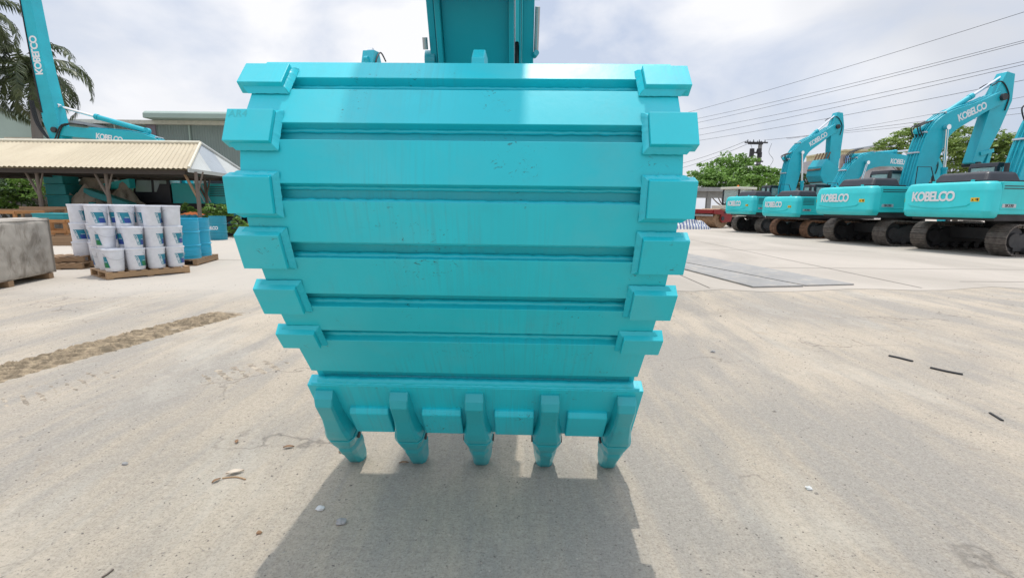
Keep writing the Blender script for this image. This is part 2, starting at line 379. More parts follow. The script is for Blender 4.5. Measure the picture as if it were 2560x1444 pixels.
# loose grit and pebbles near the camera
def mk_peb():
    m = M_('grit'); gi = m.n('ShaderNodeNewGeometry')
    m.col(m.ramp(gi.outputs['Random Per Island'], 0.1, 0.9, (0.17, 0.15, 0.13), (0.42, 0.38, 0.32))); m.rough(0.9); return m.m
m = MB(); OC = [Vector(p) for p in ((1,0,0),(0,1,0),(-1,0,0),(0,-1,0),(0,0,1))]
for i in range(8000):
    Y = 1.4+7*random.random()**1.7; X = random.uniform(-1.15, 1.15)*(Y+0.6)
    r = random.choice([0.0018, 0.0022, 0.003, 0.0035, 0.0042])*(1+random.random()*0.6)*(0.8+Y*0.14)
    if random.random() < 0.006: r *= 2.4
    rt = Matrix.Rotation(random.random()*6.28, 3, 'Z')
    s = (random.uniform(.7, 1.5), random.uniform(.6, 1.1), random.uniform(.4, .8))
    vs = [rt @ Vector((p.x*s[0]*r*random.uniform(.8,1.2), p.y*s[1]*r*random.uniform(.8,1.2), p.z*s[2]*r)) + Vector((X, Y, 0)) for p in OC]
    m.add(vs, [(0,1,4),(1,2,4),(2,3,4),(3,0,4)])
tag(m.build('gravel', mk_peb()), 'loose grit scattered over the asphalt', kind='stuff')

# crawler print of dried mud, left
def mk_mud(name, c):
    m = M_(name); a = m.noise(13, 8, 0.75, dist=.6); m.col(m.mix(m.ramp(a, 0.42, 0.62), tuple(q*0.5 for q in c), tuple(q*1.2 for q in c)))
    m.rough(0.95); m.bump(m.noise(35, 5, 0.7), 0.6, 0.012); return m.m
def tread(name, p0, p1, wd, pitch, hgt, mat, slant=0.5, lab='', fade=0.0, base=0.006, force=False):
    p0 = Vector(p0); p1 = Vector(p1); d = (p1-p0); Ln = d.length; d.normalize(); nr = Vector((-d.y, d.x, 0)); rows = []
    ns = int(Ln/pitch*9); nw = 26
    from mathutils import noise as NS
    for i in range(ns+1):
        s_ = Ln*i/ns; row = []
        for k in range(nw+1):
            t = k/nw-0.5; ww = wd*(1+0.06*math.sin(s_*5))
            q = p0+d*s_+nr*(t*ww)
            ph = (s_+t*wd*slant)/pitch; fr = ph-math.floor(ph)
            rib = math.exp(-((fr-0.5-0.10*NS.noise(Vector((q.x*7, q.y*7, 9))))/0.17)**2)
            nz = NS.noise(Vector((q.x*5, q.y*5, 0))); nz2 = NS.noise(Vector((q.x*22, q.y*22, 3)))
            edge = min(1, (0.5-abs(t))*9); en = min(1, min(s_, Ln-s_)*2.5)
            cov = 0.55+1.1*NS.noise(Vector((q.x*1.6+4, q.y*1.6, 7)))+.8*NS.noise(Vector((q.x*6, q.y*6, 2)))+0.25-fade
            if force: cov = 1.0
            h = (base+hgt*rib*(0.75+0.5*nz)+0.006*nz2)*max(-0.3, min(1, edge*1.4-0.25+0.3*nz))*en*max(0, min(1, cov+0.35))-0.004
            row.append((q.x, q.y, h))
        rows.append(row)
    mb = MB(); mb.grid(rows, True, True); return tag(mb.build(name, mat, ang=180), lab, kind='structure')
mudm = mk_mud('dried_mud', (0.34, 0.265, 0.175)); sandm = mk_mud('pale_dust', (0.42, 0.355, 0.275))
tread('mud_track', gp(590, 778), gp(-150, 975), 0.50, 0.125, 0.045, mudm, 0.75, 'dried mud crawler track print with cross ribs', base=0.008)
tread('sand_track', gp(770, 895), gp(420, 965), 0.40, 0.125, 0.010, sandm, 0.05, 'faint pale crawler print left of the bucket', base=0.002, force=True)
tread('mud_track', gp(330, 905), gp(-100, 1050), 0.55, 0.10, 0.010, sandm, -0.5, 'broken clods of mud nearer than the crawler print', fade=0.62, base=0.0)

# ------------------------------------------------------------------ excavators
def limb(mb, pts, half, y0, y1):
    """pts: centre line in (x,z), half: half thickness per point -> closed prism"""
    n = len(pts); up = []; dn = []
    for i in range(n):
        a = Vector(pts[max(i-1, 0)]); b = Vector(pts[min(i+1, n-1)]); d = (b-a).normalized(); nn = Vector((-d.y, d.x))
        p = Vector(pts[i]); up.append(tuple(p+nn*half[i])); dn.append(tuple(p-nn*half[i]))
    mb.prism(up+dn[::-1], y0, y1); return mb
def smooth_pts(pts, n=6):
    out = []
    P = [Vector(p) for p in pts]
    for i in range(len(P)-1):
        a = P[max(i-1, 0)]; b = P[i]; c = P[i+1]; d = P[min(i+2, len(P)-1)]
        for k in range(n):
            t = k/n; out.append(0.5*((2*b)+(-a+c)*t+(2*a-5*b+4*c-d)*t*t+(-a+3*b-3*c+d)*t**3))
    out.append(P[-1]); return out
def cylinder(parent, name, a, b, r, frac, y, body, t0=None):
    """hydraulic ram: barrel from a over frac of the way, chrome rod to b (x,z points)"""
    a = Vector((a[0], y, a[1])); b = Vector((b[0], y, b[1])); m_ = a.lerp(b, frac)
    mb = MB(); mb.tube(a, m_, r, n=14); mb.tube(m_.lerp(a, 0.06), m_, r*1.15, n=14); mb.tube(a+Vector((0, -r*.8, 0)), a+Vector((0, r*.8, 0)), r*1.2, n=12)
    o = mb.build(name, body, parent)
    rb = MB(); rb.tube(m_, b, r*0.55, n=10); rb.tube(b+Vector((0, -r*.8, 0)), b+Vector((0, r*.8, 0)), r*1.0, n=12); rb.build('rod', MAT['chrome'], o)
    return o
TRACKCACHE = {}
def excavator(name, label, loc, rz, s=1.0, boom=None, arm=None, model='SK330', trackmat='track', low=False, bucket=None, boomtext=True, tail=3.2, hw=1.47, link=True, group='excavators parked in a row', cablook=0, plat='teal', rams=True, boomw=0.30, heading_row=False):
    root = empty(name, loc, rz); tag(root, label, 'excavator', group)
    tm = MAT[trackmat]; TL = 2.35*s; r = 0.50*s; gz = 1.30*s; swd = 0.30*s
    CWB, CWT = 1.19*s, 2.33*s; hw = hw*s; tail = tail*s
    # --- crawler tracks
    for sgn in (1, -1):
        mb = MB(); per = 2*(2*TL-2*r)+2*math.pi*r; N = int(per/(0.205*s)); yc = sgn*gz
        for i in range(N):
            d = per*i/N; st = 2*(TL-r)
            if d < st: p = Vector((-(TL-r)+d, 0, 2*r)); th = 0; p.z -= 0.05*s*math.sin(math.pi*d/st)
            elif d < st+math.pi*r: th = (d-st)/r; p = Vector(((TL-r)+r*math.sin(th), 0, r+r*math.cos(th)))
            elif d < 2*st+math.pi*r: th = math.pi; p = Vector(((TL-r)-(d-st-math.pi*r), 0, 0.0))
            else: th = math.pi+(d-2*st-math.pi*r)/r; p = Vector((-(TL-r)+r*math.sin(th), 0, r+r*math.cos(th)))
            rt = Matrix.Rotation(th, 3, 'Y'); p += rt @ Vector((0, 0, -0.03*s)); p.y = yc; p.z += 0.012
            mb.box(p, (0.185*s, 2*swd, 0.03*s), rt)
            for q in (-0.06, 0.0, 0.06): mb.box(p+rt @ Vector((q*s, 0, 0.022*s)), (0.022*s, 2*swd*0.985, 0.03*s), rt)
            mb.box(p+rt @ Vector((0, 0, -0.05*s)), (0.15*s, 0.2*s, 0.08*s), rt)
        bt = mb.build('track', tm, root)
        fr = MB(); fr.prism([(-TL+r*1.0, 0.16*s), (TL-r, 0.16*s), (TL-r*0.9, r*1.1), (1.1*s, 0.84*s), (-1.2*s, 0.84*s), (-TL+r, r*1.2)], yc-0.17*s, yc+0.17*s)
        for xx in (-1.4, -.95, -.5, -.05, .4, .85, 1.3): fr.tube((xx*s, yc-0.24*s, 0.18*s), (xx*s, yc+0.24*s, 0.18*s), 0.11*s)
        fr.build('track_frame', MAT['dark'], bt, 0.01)
        for xx, nm in ((-TL+r, 'sprocket'), (TL-r, 'idler')):
            q = MB(); q.lathe([(0, -.17*s), (r*.45, -.19*s), (r*.5, -.12*s), (r*.84, -.10*s), (r*.86, .10*s), (r*.5, .12*s), (r*.45, .19*s), (0, .17*s)], (xx, yc, r), 22, 'y'); q.build(nm, MAT['dark'], bt)
    mb = MB(); mb.bb(-1.2*s, 1.2*s, -1.15*s, 1.15*s, 0.45*s, 0.85*s); mb.lathe([(0, .8*s), (.75*s, .8*s), (.75*s, 1.12*s), (0, 1.12*s)], n=28); mb.build('undercarriage', MAT['dark'], root, 0.02)
    # --- upper frame
    mb = MB(); mb.bb(-tail+0.5*s, 2.0*s, -hw+0.1*s, hw-0.1*s, 1.1*s, 1.36*s); mb.bb(0.0, 1.7*s, -.38*s, .38*s, 1.36*s, 1.9*s); mb.build('upper_frame', MAT['dark'], root, 0.015)
    # --- counterweight
    def rearx(y):
        t = min(1.0, abs(y)/hw); c = 0.07*s*t*t
        e = max(0.0, (abs(y)-(hw-0.20*s))/(0.20*s)); return -tail+c+0.18*s*(1-math.sqrt(max(0, 1-min(1, e)**2)))
    fx = -tail+0.50*s
    def outline(ins):
        pts = [(fx, hw-ins)]
        for i in range(31):
            y = hw*math.sin(math.pi/2*(1-2*i/30.0)); pts.append((rearx(y)+ins, y*(hw-ins)/hw))
        pts.append((fx, -(hw-ins))); return pts
    lv = [(CWB, 0.10), (CWB+.05*s, 0.045), (CWB+.22*s, 0.0), (CWB+.24*s, 0.012), (CWT-.30*s, 0.0), (CWT-.26*s, 0.018), (CWT-.10*s, 0.05), (CWT-.03*s, 0.10), (CWT, 0.2)]
    mb = MB(); rows = []
    for z, ins in lv: rows.append([(x, y, z) for x, y in outline(ins*s)])
    mb.grid(rows, True, True)
    top = rows[-1]; mb.add(top, [tuple(range(len(top)))]); bot = rows[0]; mb.add(bot, [tuple(range(len(bot)-1, -1, -1))])
    fr = [r_[0] for r_ in rows]+[r_[-1] for r_ in rows[::-1]]; mb.add(fr, [tuple(range(len(fr)))])
    cw = mb.build('counterweight', MAT[plat], root, ang=50)
    # pressed curve under the lettering
    arc = []; 
    for i in range(25):
        t = i/24; y = hw*(0.80-1.45*t); zz = CWB+(0.40-0.10*math.sin(math.pi*t))*s + (0.05*s if i in (0, 24) else 0)
        arc.append((rearx(y)-0.002, y, zz))
    mb = MB(); mb.path(arc, 0.014*s, 6); mb.build('pressed_ridge', MAT[plat], cw)
    ty = 0.19*hw
    lt = text_mb('KOBELCO', 0.44*s, lambda u, v, d: (rearx(ty-u)-0.012-d, ty-u, (CWB+CWT)/2+0.10*s+v), 0.012, 0.014*s, 0.86, 0.0, 0.84)
    lt.build('lettering', MAT['white'], cw)
    for yy in (-0.74*hw, 0.93*hw):
        mb = MB(); a, b = yy+.12*s, yy-.12*s
        if yy > 0: b = yy-.02*s
        zc = (CWB+CWT)/2
        mb.hexa([(rearx(a)-.006, a, zc-.06*s), (rearx(b)-.006, b, zc-.06*s), (rearx(b)-.006, b, zc+.06*s), (rearx(a)-.006, a, zc+.06*s)],
                [(rearx(a)+.03, a, zc-.06*s), (rearx(b)+.03, b, zc-.06*s), (rearx(b)+.03, b, zc+.06*s), (rearx(a)+.03, a, zc+.06*s)])
        wl = mb.build('warning_label', MAT['yellow'], cw)
        if yy < 0:
            mb = MB(); xx = rearx(yy)-.012
            mb.add([(xx, a-.02*s, zc-.035*s), (xx, a-.09*s, zc-.035*s), (xx, a-.055*s, zc+.03*s)], [(0, 1, 2)])
            mb.bb(xx-.002, xx, b+.03*s, b+.1*s, zc-.01*s, zc+.02*s); mb.bb(xx-.002, xx, b+.02*s, b+.05*s, zc-.04*s, zc+.04*s); mb.build('symbol', MAT['black'], wl)
    for yy in (0.45*hw, -0.42*hw):
        mb = MB(); mb.tube((-tail+.42*s, yy, CWT-.02), (-tail+.42*s, yy, CWT+.07*s), .055*s, .05*s, n=12); mb.build('lifting_eye', MAT[plat], cw)
    # --- side bodies
    mb = MB(); mb.prism([(fx+.01, CWB+.12*s), (0.15*s, CWB+.12*s), (0.15*s, CWT-.02*s), (fx+.01, CWT-.02*s)], -hw+.02, -hw*0.42)
    rp = mb.build('side_panel', MAT[plat], root, 0.03)
    mb = MB()
    for k in range(5 if model == 'SK200' else 2):
        zz = CWT-.14*s-k*.075*s; mb.bb(fx+.08*s, fx+(.75 if model == 'SK200' else 1.2)*s, -hw+.012, -hw+.05, zz-.028*s, zz)
    mb.build('vent', MAT['black'], rp)
    mb = MB(); mb.bb(fx+.10*s, fx+.60*s, -hw+.010, -hw+.03, CWB+.33*s, CWB+.44*s); pl = mb.build('model_plate', MAT['silver'], rp)
    text_mb(model, 0.12*s, lambda u, v, d: (fx+.35*s+u, -hw+.007-d, CWB+.385*s+v), 0.004, 0.002).build('lettering', MAT['black'], pl)
    mb = MB(); mb.path([(fx+.05*s, -hw+.018, CWB+.28*s), (0.1*s, -hw+.018, CWB+.28*s)], .012*s, 6); mb.build('panel_ridge', MAT[plat], rp)
    mb = MB(); mb.prism([(0.18*s, CWB+.12*s), (1.75*s, CWB+.12*s), (1.75*s, CWB+.50*s), (1.2*s, CWB+.82*s), (0.18*s, CWT-.12*s)], -hw+.03, -hw*0.42); mb.build('fuel_tank', MAT[plat], root, 0.03)
    mb = MB(); mb.bb(fx+.01, 0.05*s, hw*.30, hw-.02, CWB+.12*s, CWT-.02*s); lp = mb.build('side_panel', MAT[plat], root, 0.03)
    mb = MB()
    for k in range(6): zz = CWT-.16*s-k*.09*s; mb.bb(fx+.15*s, fx+.95*s, hw-.035, hw-.012, zz-.035*s, zz)
    mb.build('vent', MAT['black'], lp)
    mb = MB(); 
    for k in range(3): mb.prism([(fx+(1.25+.16*k)*s, CWT-.1*s), (fx+(1.33+.16*k)*s, CWT-.1*s), (fx+(.95+.16*k)*s, CWB+.2*s), (fx+(.9+.16*k)*s, CWB+.2*s)], hw-.03, hw-.014)
    mb.build('stripe', MAT['silver'], lp)
    # --- engine hood
    mb = MB(); x0, x1, y0, y1, z0, z1 = -tail+.5*s, -tail+1.9*s, -hw*.66, hw*.60, CWT-.06*s, CWT+.34*s
    q = [(x0, y0, z0), (x1, y0, z0), (x1, y1, z0), (x0, y1, z0)]; t_ = [(x0+.25*s, y0+.16*s, z1), (x1-.1*s, y0+.16*s, z1+.0*s), (x1-.1*s, y1-.1*s, z1), (x0+.25*s, y1-.1*s, z1)]
    mb.hexa(q, t_); hd = mb.build('engine_hood', MAT['black'], root, 0.10*s, 4)
    mb = MB(); mb.bb(x0-.02*s, x1+.1*s, y0-.05*s, y1+.05*s, CWT-.1*s, CWT+.06*s); mb.build('hood_base', MAT['black'], hd, 0.01)
    mb = MB()
    for k in range(5): mb.bb(x0+.32*s, x0+.40*s, y0+.3*s+k*.1*s, y0+.36*s+k*.1*s, z1-.02, z1+.012)
    mb.build('hood_vent', MAT['silver'], hd)
    mb = MB(); mb.tube((x1-.35*s, -hw*.45, z1-.05), (x1-.35*s, -hw*.45, z1+.28*s), .07*s); mb.build('exhaust_pipe', MAT['dark'], root)
    mb = MB(); mb.path([(x1+.1*s, -hw+.08, CWT-.05*s), (x1+.1*s, -hw+.08, CWT+.75*s), (x1+.7*s, -hw+.08, CWT+.75*s), (x1+1.2*s, -hw+.08, CWB+.8*s)], .018*s, 6); mb.build('handrail', MAT['black'], root)
    # --- cab (machine's left)
    ca, cb, cy0, cy1, cz0, cz1 = (-0.45*s if heading_row else 0.12*s), 1.95*s, hw*.34, hw, CWB+.12*s, 3.08*s
    cab = MB(); pil = .09*s
    prof = [(ca, cz0), (cb-.10*s, cz0), (cb+.02*s, cz0+.65*s), (cb-.22*s, cz1-.10*s), (cb-.35*s, cz1), (ca+.06*s, cz1), (ca, cz1-.12*s)]
    # lower shell, roof and pillars
    cab.prism([(ca, cz0), (cb-.10*s, cz0), (cb+.0*s, cz0+.55*s), (ca+.7*s, cz0+.55*s), (ca+.5*s, cz0+.95*s), (ca, cz0+.95*s)], cy0, cy1)
    cab.prism([(ca, cz1-.14*s), (cb-.26*s, cz1-.14*s), (cb-.40*s, cz1), (ca+.06*s, cz1+.02*s)], cy0, cy1)
    for y_ in (cy0, cy1-pil):
        cab.prism([(cb-.03*s, cz0+.5*s), (cb+.05*s, cz0+.5*s), (cb-.2*s, cz1-.1*s), (cb-.3*s, cz1-.1*s)], y_, y_+pil)
        cab.prism([(ca, cz0+.9*s), (ca+.16*s, cz0+.9*s), (ca+.14*s, cz1-.1*s), (ca, cz1-.1*s)], y_, y_+pil)
        cab.prism([(ca+.82*s, cz0+.5*s), (ca+.93*s, cz0+.5*s), (ca+.90*s, cz1-.1*s), (ca+.80*s, cz1-.1*s)], y_, y_+pil)
    cb_o = cab.build('cab', MAT['black'], root, 0.025*s)
    mb = MB()
    for y_ in (cy0+.03*s, cy1-.05*s): mb.prism([(ca+.05*s, cz0+.9*s), (ca+.72*s, cz0+.55*s), (cb-.05*s, cz0+.5*s), (cb-.25*s, cz1-.12*s), (ca+.06*s, cz1-.12*s)], y_, y_+.012)
    mb.hexa([(cb-.01*s, cy0+.05*s, cz0+.5*s), (cb-.01*s, cy1-.05*s, cz0+.5*s), (cb-.25*s, cy1-.05*s, cz1-.12*s), (cb-.25*s, cy0+.05*s, cz1-.12*s)],
            [(cb+.005*s, cy0+.05*s, cz0+.5*s), (cb+.005*s, cy1-.05*s, cz0+.5*s), (cb-.235*s, cy1-.05*s, cz1-.12*s), (cb-.235*s, cy0+.05*s, cz1-.12*s)])
    mb.bb(ca+.02*s, ca+.03*s, cy0+.06*s, cy1-.06*s, cz0+.95*s, cz1-.15*s)
    mb.build('cab_window', MAT['clear'], cb_o)
    mb = MB(); mb.bb(ca+.55*s, ca+.7*s, cy0+.25*s, cy1-.25*s, cz0+.5*s, cz0+1.25*s); mb.bb(ca+.55*s, ca+1.1*s, cy0+.25*s, cy1-.25*s, cz0+.45*s, cz0+.62*s); mb.build('seat', MAT['dark'], cb_o, 0.03)
    mb = MB(); mb.tube((x1+1.3*s, -hw+.02, CWB+.8*s), (x1+1.35*s, -hw-.08*s, CWB+1.25*s), .015*s); mb.box((x1+1.35*s, -hw-.1*s, CWB+1.35*s), (.06*s, .2*s, .28*s)); mb.build('mirror', MAT['black'], root, .01)
    # --- boom
    bp = smooth_pts([Vector(p) for p in boom], 5); nb = len(bp)-1
    hs = [(.25+.24*math.sin(math.pi*min(1, 1.15*i/nb)**0.8))*s for i in range(nb+1)]; hs[0] = .20*s
    mb = MB(); limb(mb, bp, hs, -boomw*s, boomw*s); bo = mb.build('boom', MAT['tealb'], root, 0.015*s)
    mb = MB(); p0, p1 = boom[0], boom[-1]; mb.tube((p0[0], -.42*s, p0[1]), (p0[0], .42*s, p0[1]), .12*s); mb.build('pivot_pin', MAT['dark'], bo); mb = MB(); mb.tube((p1[0], -(boomw+.12)*s, p1[1]), (p1[0], (boomw+.12)*s, p1[1]), .14*s); mb.build('pivot_pin', MAT['dark'], bo)
    for yy in (-.22*s, -.12*s, .05*s, .17*s):      # pipes along the back of the boom
        mb = MB(); pts = []
        for i in range(2, nb-1):
            d = (Vector(bp[i+1])-Vector(bp[i-1])).normalized(); nn = Vector((-d.y, d.x)); q = Vector(bp[i])+nn*(hs[i]+.045*s); pts.append((q.x, yy, q.y))
        mb.path(pts, .022*s, 6); mb.build('hydraulic_pipe', MAT['tealb'], bo)
    for fr_ in (.28, .40, .62):
        i = int(nb*fr_); d = (Vector(bp[i+1])-Vector(bp[i-1])).normalized(); nn = Vector((-d.y, d.x)); q = Vector(bp[i])+nn*(hs[i]+.05*s)
        mb = MB(); mb.box((q.x, 0, q.y), (.06*s, .56*s, .08*s), Matrix.Rotation(-math.atan2(d.y, d.x), 3, 'Y')); mb.build('pipe_clamp', MAT['silver'], bo)
    for side in (-1, 1):
        i0 = int(nb*0.62); i1 = int(nb*0.95); a = Vector(bp[i0]); b = Vector(bp[i1]); c = (a+b)/2; d = (b-a).normalized(); nn = Vector((-d.y, d.x))
        if d.x < 0: pass
        def fn(u, v, dd, side=side, c=c, d=d, nn=nn):
            uu = u if side < 0 else -u
            q = c+d*uu+nn*v; return (q.x, side*((boomw)*s+.004+dd), q.y)
        if boomtext: text_mb('KOBELCO', 0.40*s, fn, 0.008, 0.012*s, 0.86, 0.0, 0.84).build('lettering', MAT['white'], bo)
    # --- arm
    ap = [Vector(p) for p in arm]; na = len(ap)-1
    ah = ([.20, .46, .40, .24] if na == 3 else [.18]+[.30]*(na-1)+[.18])
    if low: ah = [.26, .38, .30, .20]
    mb = MB(); limb(mb, ap, [q*s for q in ah], -.21*s if not low else -.32*s, .21*s if not low else .32*s)
    ao = mb.build('arm', MAT['tealb'], root, 0.012*s)
    mb = MB(); q = ap[-1]; mb.tube((q.x, -.34*s, q.y), (q.x, .34*s, q.y), .10*s); mb.build('pivot_pin', MAT['dark'], ao)
    if rams:
        # arm ram on top of the boom
        i = int(nb*0.42); d = (Vector(bp[i+1])-Vector(bp[i-1])).normalized(); nn = Vector((-d.y, d.x)); a0 = Vector(bp[i])+nn*(hs[i]+.22*s)
        cylinder(root, 'arm_cylinder', tuple(a0), tuple(ap[0]), .105*s, .62, 0.0, MAT['tealb'])
        i = int(nb*0.52); q = Vector(bp[i])
        for yy in (-(boomw+.11)*s, (boomw+.11)*s): cylinder(root, 'boom_cylinder', (1.35*s, 1.45*s), tuple(q), .105*s, .52, yy, MAT['tealb'])
        # hoses looping at the joints
        mb = MB()
        for yy in (-.2*s, -.08*s, .08*s, .2*s):
            a = Vector(bp[int(nb*.36)]); b = Vector(a0); c = (a+b)/2+Vector((-.35*s, .25*s)); pts = smooth_pts([Vector((a.x-.35*s, yy, a.y+.1*s)), Vector((c.x, yy, c.y)), Vector((b.x-.05*s, yy, b.y+.2*s)), Vector((b.x+.5*s, yy, b.y+.42*s))], 5); mb.path(pts, .024*s, 6)
        mb.build('hydraulic_hose', MAT['rubber'], root)
        if not low:
            mb = MB(); e = Vector(boom[-1]); tp = ap[0]
            for yy in (-.24*s, .24*s):
                mb.path(smooth_pts([Vector((e.x-.5*s, yy, e.y+.45*s)), Vector((e.x-.05*s, yy, e.y+.62*s)), Vector((e.x+.38*s, yy, e.y+.1*s)), Vector((e.x+.30*s, yy, e.y-.5*s))], 6), .026*s, 6)
            mb.build('hydraulic_hose', MAT['rubber'], root)
            # bucket ram and linkage on the outer side of the arm
            a = ap[1]+Vector((.42*s, .25*s)); b = ap[-1].lerp(ap[1], .2)+Vector((.50*s, .0)); cylinder(root, 'bucket_cylinder', tuple(a), tuple(b), .085*s, .72, 0, MAT['tealb'])
            if link:
                mb = MB(); t2 = ap[-1]
                for yy in (-.26*s, .24*s): mb.prism([(t2.x+.1*s, t2.y+.35*s), (b.x+.06*s, b.y-.03*s), (b.x+.02*s, b.y+.12*s), (t2.x+.05*s, t2.y+.5*s)], yy, yy+.04*s)
                mb.prism([(b.x-.06*s, b.y+.1*s), (b.x+.10*s, b.y+.1*s), (b.x+.02*s, b.y-.6*s), (b.x-.16*s, b.y-.6*s)], -.16*s, .16*s)
                mb.build('bucket_link', MAT['tealb'], root, .01)
    if bucket:
        bx, bz, ang_, bs = bucket; rt = Matrix.Rotation(ang_, 2)
        raw = [(-.15, .1), (.35, .38), (.85, .30), (1.2, -.05), (1.25, -.55), (.95, -1.0), (.5, -1.25)]
        def tf(p): q = rt @ Vector((p[0]*bs, p[1]*bs)); return (bx+q.x, bz+q.y)
        outer = [tf(p) for p in raw]; inner = [tf((p[0]*.95-.01, p[1]*.93-.02)) for p in raw]
        mb = MB(); mb.prism(outer+inner[::-1], -.62*s, .62*s); bk = mb.build('bucket', MAT['tealb'], root, .01)
        for yy in (-.65*s, .62*s):
            mb = MB(); mb.prism([tf((p[0]*.99, p[1]*.99)) for p in raw]+[tf((.1, -.55))], yy, yy+.03*s); mb.build('side_plate', MAT['tealb'], bk)
        for k in range(5):
            yy = (-.56+.28*k)*s; mb = MB(); a, b, c, d_ = tf((.60, -1.12)), tf((.46, -1.20)), tf((.13, -1.50)), tf((.18, -1.46)); mb.prism([a, b, c, d_], yy-.07*s, yy+.07*s); mb.build('tooth', MAT['rust'], bk)
        for k in range(4):
            a = tf(raw[3+k//2]); q1, q2 = tf((1.27-.05*k, -.1-.25*k)), tf((1.27-.07*k, -.16-.25*k)); q3, q4 = tf((1.24-.07*k, -.16-.25*k)), tf((1.24-.05*k, -.1-.25*k))
            mb = MB(); mb.prism([q1, q2, q3, q4], -.6*s, .6*s); mb.build('wear_strap', MAT['rust'], bk)
    return root

EG = 'excavators parked in a row'
HD = R(8)
# four machines facing away to the right, nearest last
e1 = excavator('excavator', 'teal excavator farthest back in the row beside the red roller, toothed bucket curled up high', (15.95, 29.9, 0), HD, 0.9,
    boom=[(.25, 1.65), (.42, 2.9), (.62, 4.15), (1.05, 4.92), (2.0, 5.52), (3.0, 6.18)], arm=[(3.15, 7.0), (3.1, 6.2), (3.12, 4.9), (3.15, 3.0)], model='SK200', bucket=(3.35, 3.45, R(208), 1.0), link=False, heading_row=True, tail=3.1)
e2 = excavator('excavator', 'low teal excavator with rusty brown tracks, second farthest in the row, its boom lowered level', (15.9, 25.4, 0), HD, 0.86,
    boom=[(.3, 1.6), (1.3, 3.4), (2.6, 3.9), (5.6, 3.7)], arm=[(5.1, 4.5), (5.7, 3.8), (6.6, 2.6), (7.0, 0.9)], model='SK200', trackmat='rust', link=False, heading_row=True, tail=3.2)
e3 = excavator('excavator', 'teal excavator second nearest in the row, tall bent boom with a bare hanging arm', (16.6, 21.2, 0), HD, 1.0,
    boom=[(.1, 1.75), (.42, 3.1), (.76, 4.35), (1.3, 4.98), (2.4, 5.5), (3.55, 6.05)], arm=[(3.9, 7.05), (3.72, 6.05), (3.45, 5.0), (2.95, 3.35)], model='SK330', heading_row=True, tail=3.1)
e4 = excavator('excavator', 'nearest teal excavator of the right row, cut by the right edge of the photo', (17.4, 17.25, 0), HD, 1.0,
    boom=[(-.35, 1.75), (.05, 3.1), (.5, 4.4), (1.1, 5.0), (2.3, 5.5), (3.6, 6.05)], arm=[(3.95, 7.05), (3.75, 6.05), (3.45, 5.0), (2.95, 3.35)], model='SK330', heading_row=True, tail=3.1)
# one behind the big bucket: only the tip of its boom shows
ec = excavator('excavator', 'teal excavator far behind the big bucket, only its arm top shows above the bucket rim', (-3.95, 19.5, 0), R(-100), 0.9,
    boom=[(.25, 1.65), (.35, 3.3), (.75, 4.75), (3.0, 5.55)], arm=[(3.15, 6.1), (3.1, 5.55), (3.12, 4.7), (3.15, 2.8)], model='SK200', link=False, group='excavators parked beyond the bucket')
# behind the shed, facing left, long arm raised
e0 = excavator('excavator', 'teal excavator behind the open shed facing left with its long arm raised past a palm', (-17.1, 26.6, 0), R(180), 1.0,
    boom=[(.2, 1.75), (.9, 3.2), (2.1, 4.45), (6.5, 4.95)], arm=[(6.4, 3.9), (6.7, 5.4), (6.95, 8.3), (7.35, 15.5)], model='SK330', low=True, tail=3.3, rams=False, group='excavators parked beyond the shed', boomw=.34)
cylinder(e0, 'arm_cylinder', (2.0, 5.0), (6.5, 6.2), .13, .58, .0, MAT['tealb'])
mb = MB()
for k in range(3):
    yy = .45-.1*k; mb.path(smooth_pts([Vector((4.9, yy, 5.2)), Vector((6.0, yy, 5.2)), Vector((6.6, yy, 4.4-.1*k)), Vector((7.3, yy, 5.2)), Vector((7.5, yy, 6.4))], 6), .035, 6)
mb.build('hydraulic_hose', MAT['rubber'], e0)
mb = MB(); 
for k in range(2): mb.path([(7.04+.02*k, .33, 5.8), (7.22, .33, 8.2), (7.38, .33, 11.6), (7.5, .33, 14)], .03, 6)
mb.build('hydraulic_pipe', MAT['rubber'], e0)
# writing up the raised arm
cxy = Vector((6.98, 8.55)); dd = Vector((.40, 7.2)).normalized(); nn = Vector((-dd.y, dd.x))
text_mb('KOBELCO', 0.50, lambda u, v, d: (cxy.x+dd.x*u+nn.x*v, .324+d, cxy.y+dd.y*u+nn.y*v) , 0.008, 0.016, 0.86, 0, .9).build('lettering', MAT['white'], e0)

# ------------------------------------------------------------------ the machine whose bucket fills the picture
RX = 8.7
big = excavator('excavator', 'teal excavator whose huge back of bucket with five teeth fills the middle of the photo', (-.17+.152, RX, 0), R(-91.3), 1.0,
    boom=[(.1, 1.8), (1.0, 3.6), (2.6, 5.2), (6.9, 4.9)], arm=[(8.1, 5.6), (7.3, 4.9), (6.9, 4.2), (5.95, 2.55)], model='SK330', link=False, rams=False, group='excavators parked beyond the bucket', boomtext=False)
cylinder(big, 'arm_cylinder', (3.4, 5.7), (8.1, 5.6), .12, .6, 0, MAT['arm'])
MU = MAT['bucket']
def L2(v, z, u=1180):
    p = at(u, v, z); return Vector((RX-p.y, p.z))
TB = [(150, 1.785), (168, 1.752), (230, 1.678), (258, 1.652), (322, 1.615), (400, 1.60), (487, 1.622), (560, 1.655), (625, 1.705), (690, 1.762), (745, 1.83), (795, 1.905), (840, 1.985), (875, 2.06), (918, 2.165), (945, 2.21)]
def zz(v):
    for (a, za), (b, zb) in zip(TB, TB[1:]):
        if a <= v <= b: return za+(zb-za)*(v-a)/(b-a)
    return TB[0][1] if v < TB[0][0] else TB[-1][1]
bands = [(158, 196), (225, 310), (352, 463), (507, 611), (650, 740), (772, 832), (857, 934)]
HWS = .729; BT = .044
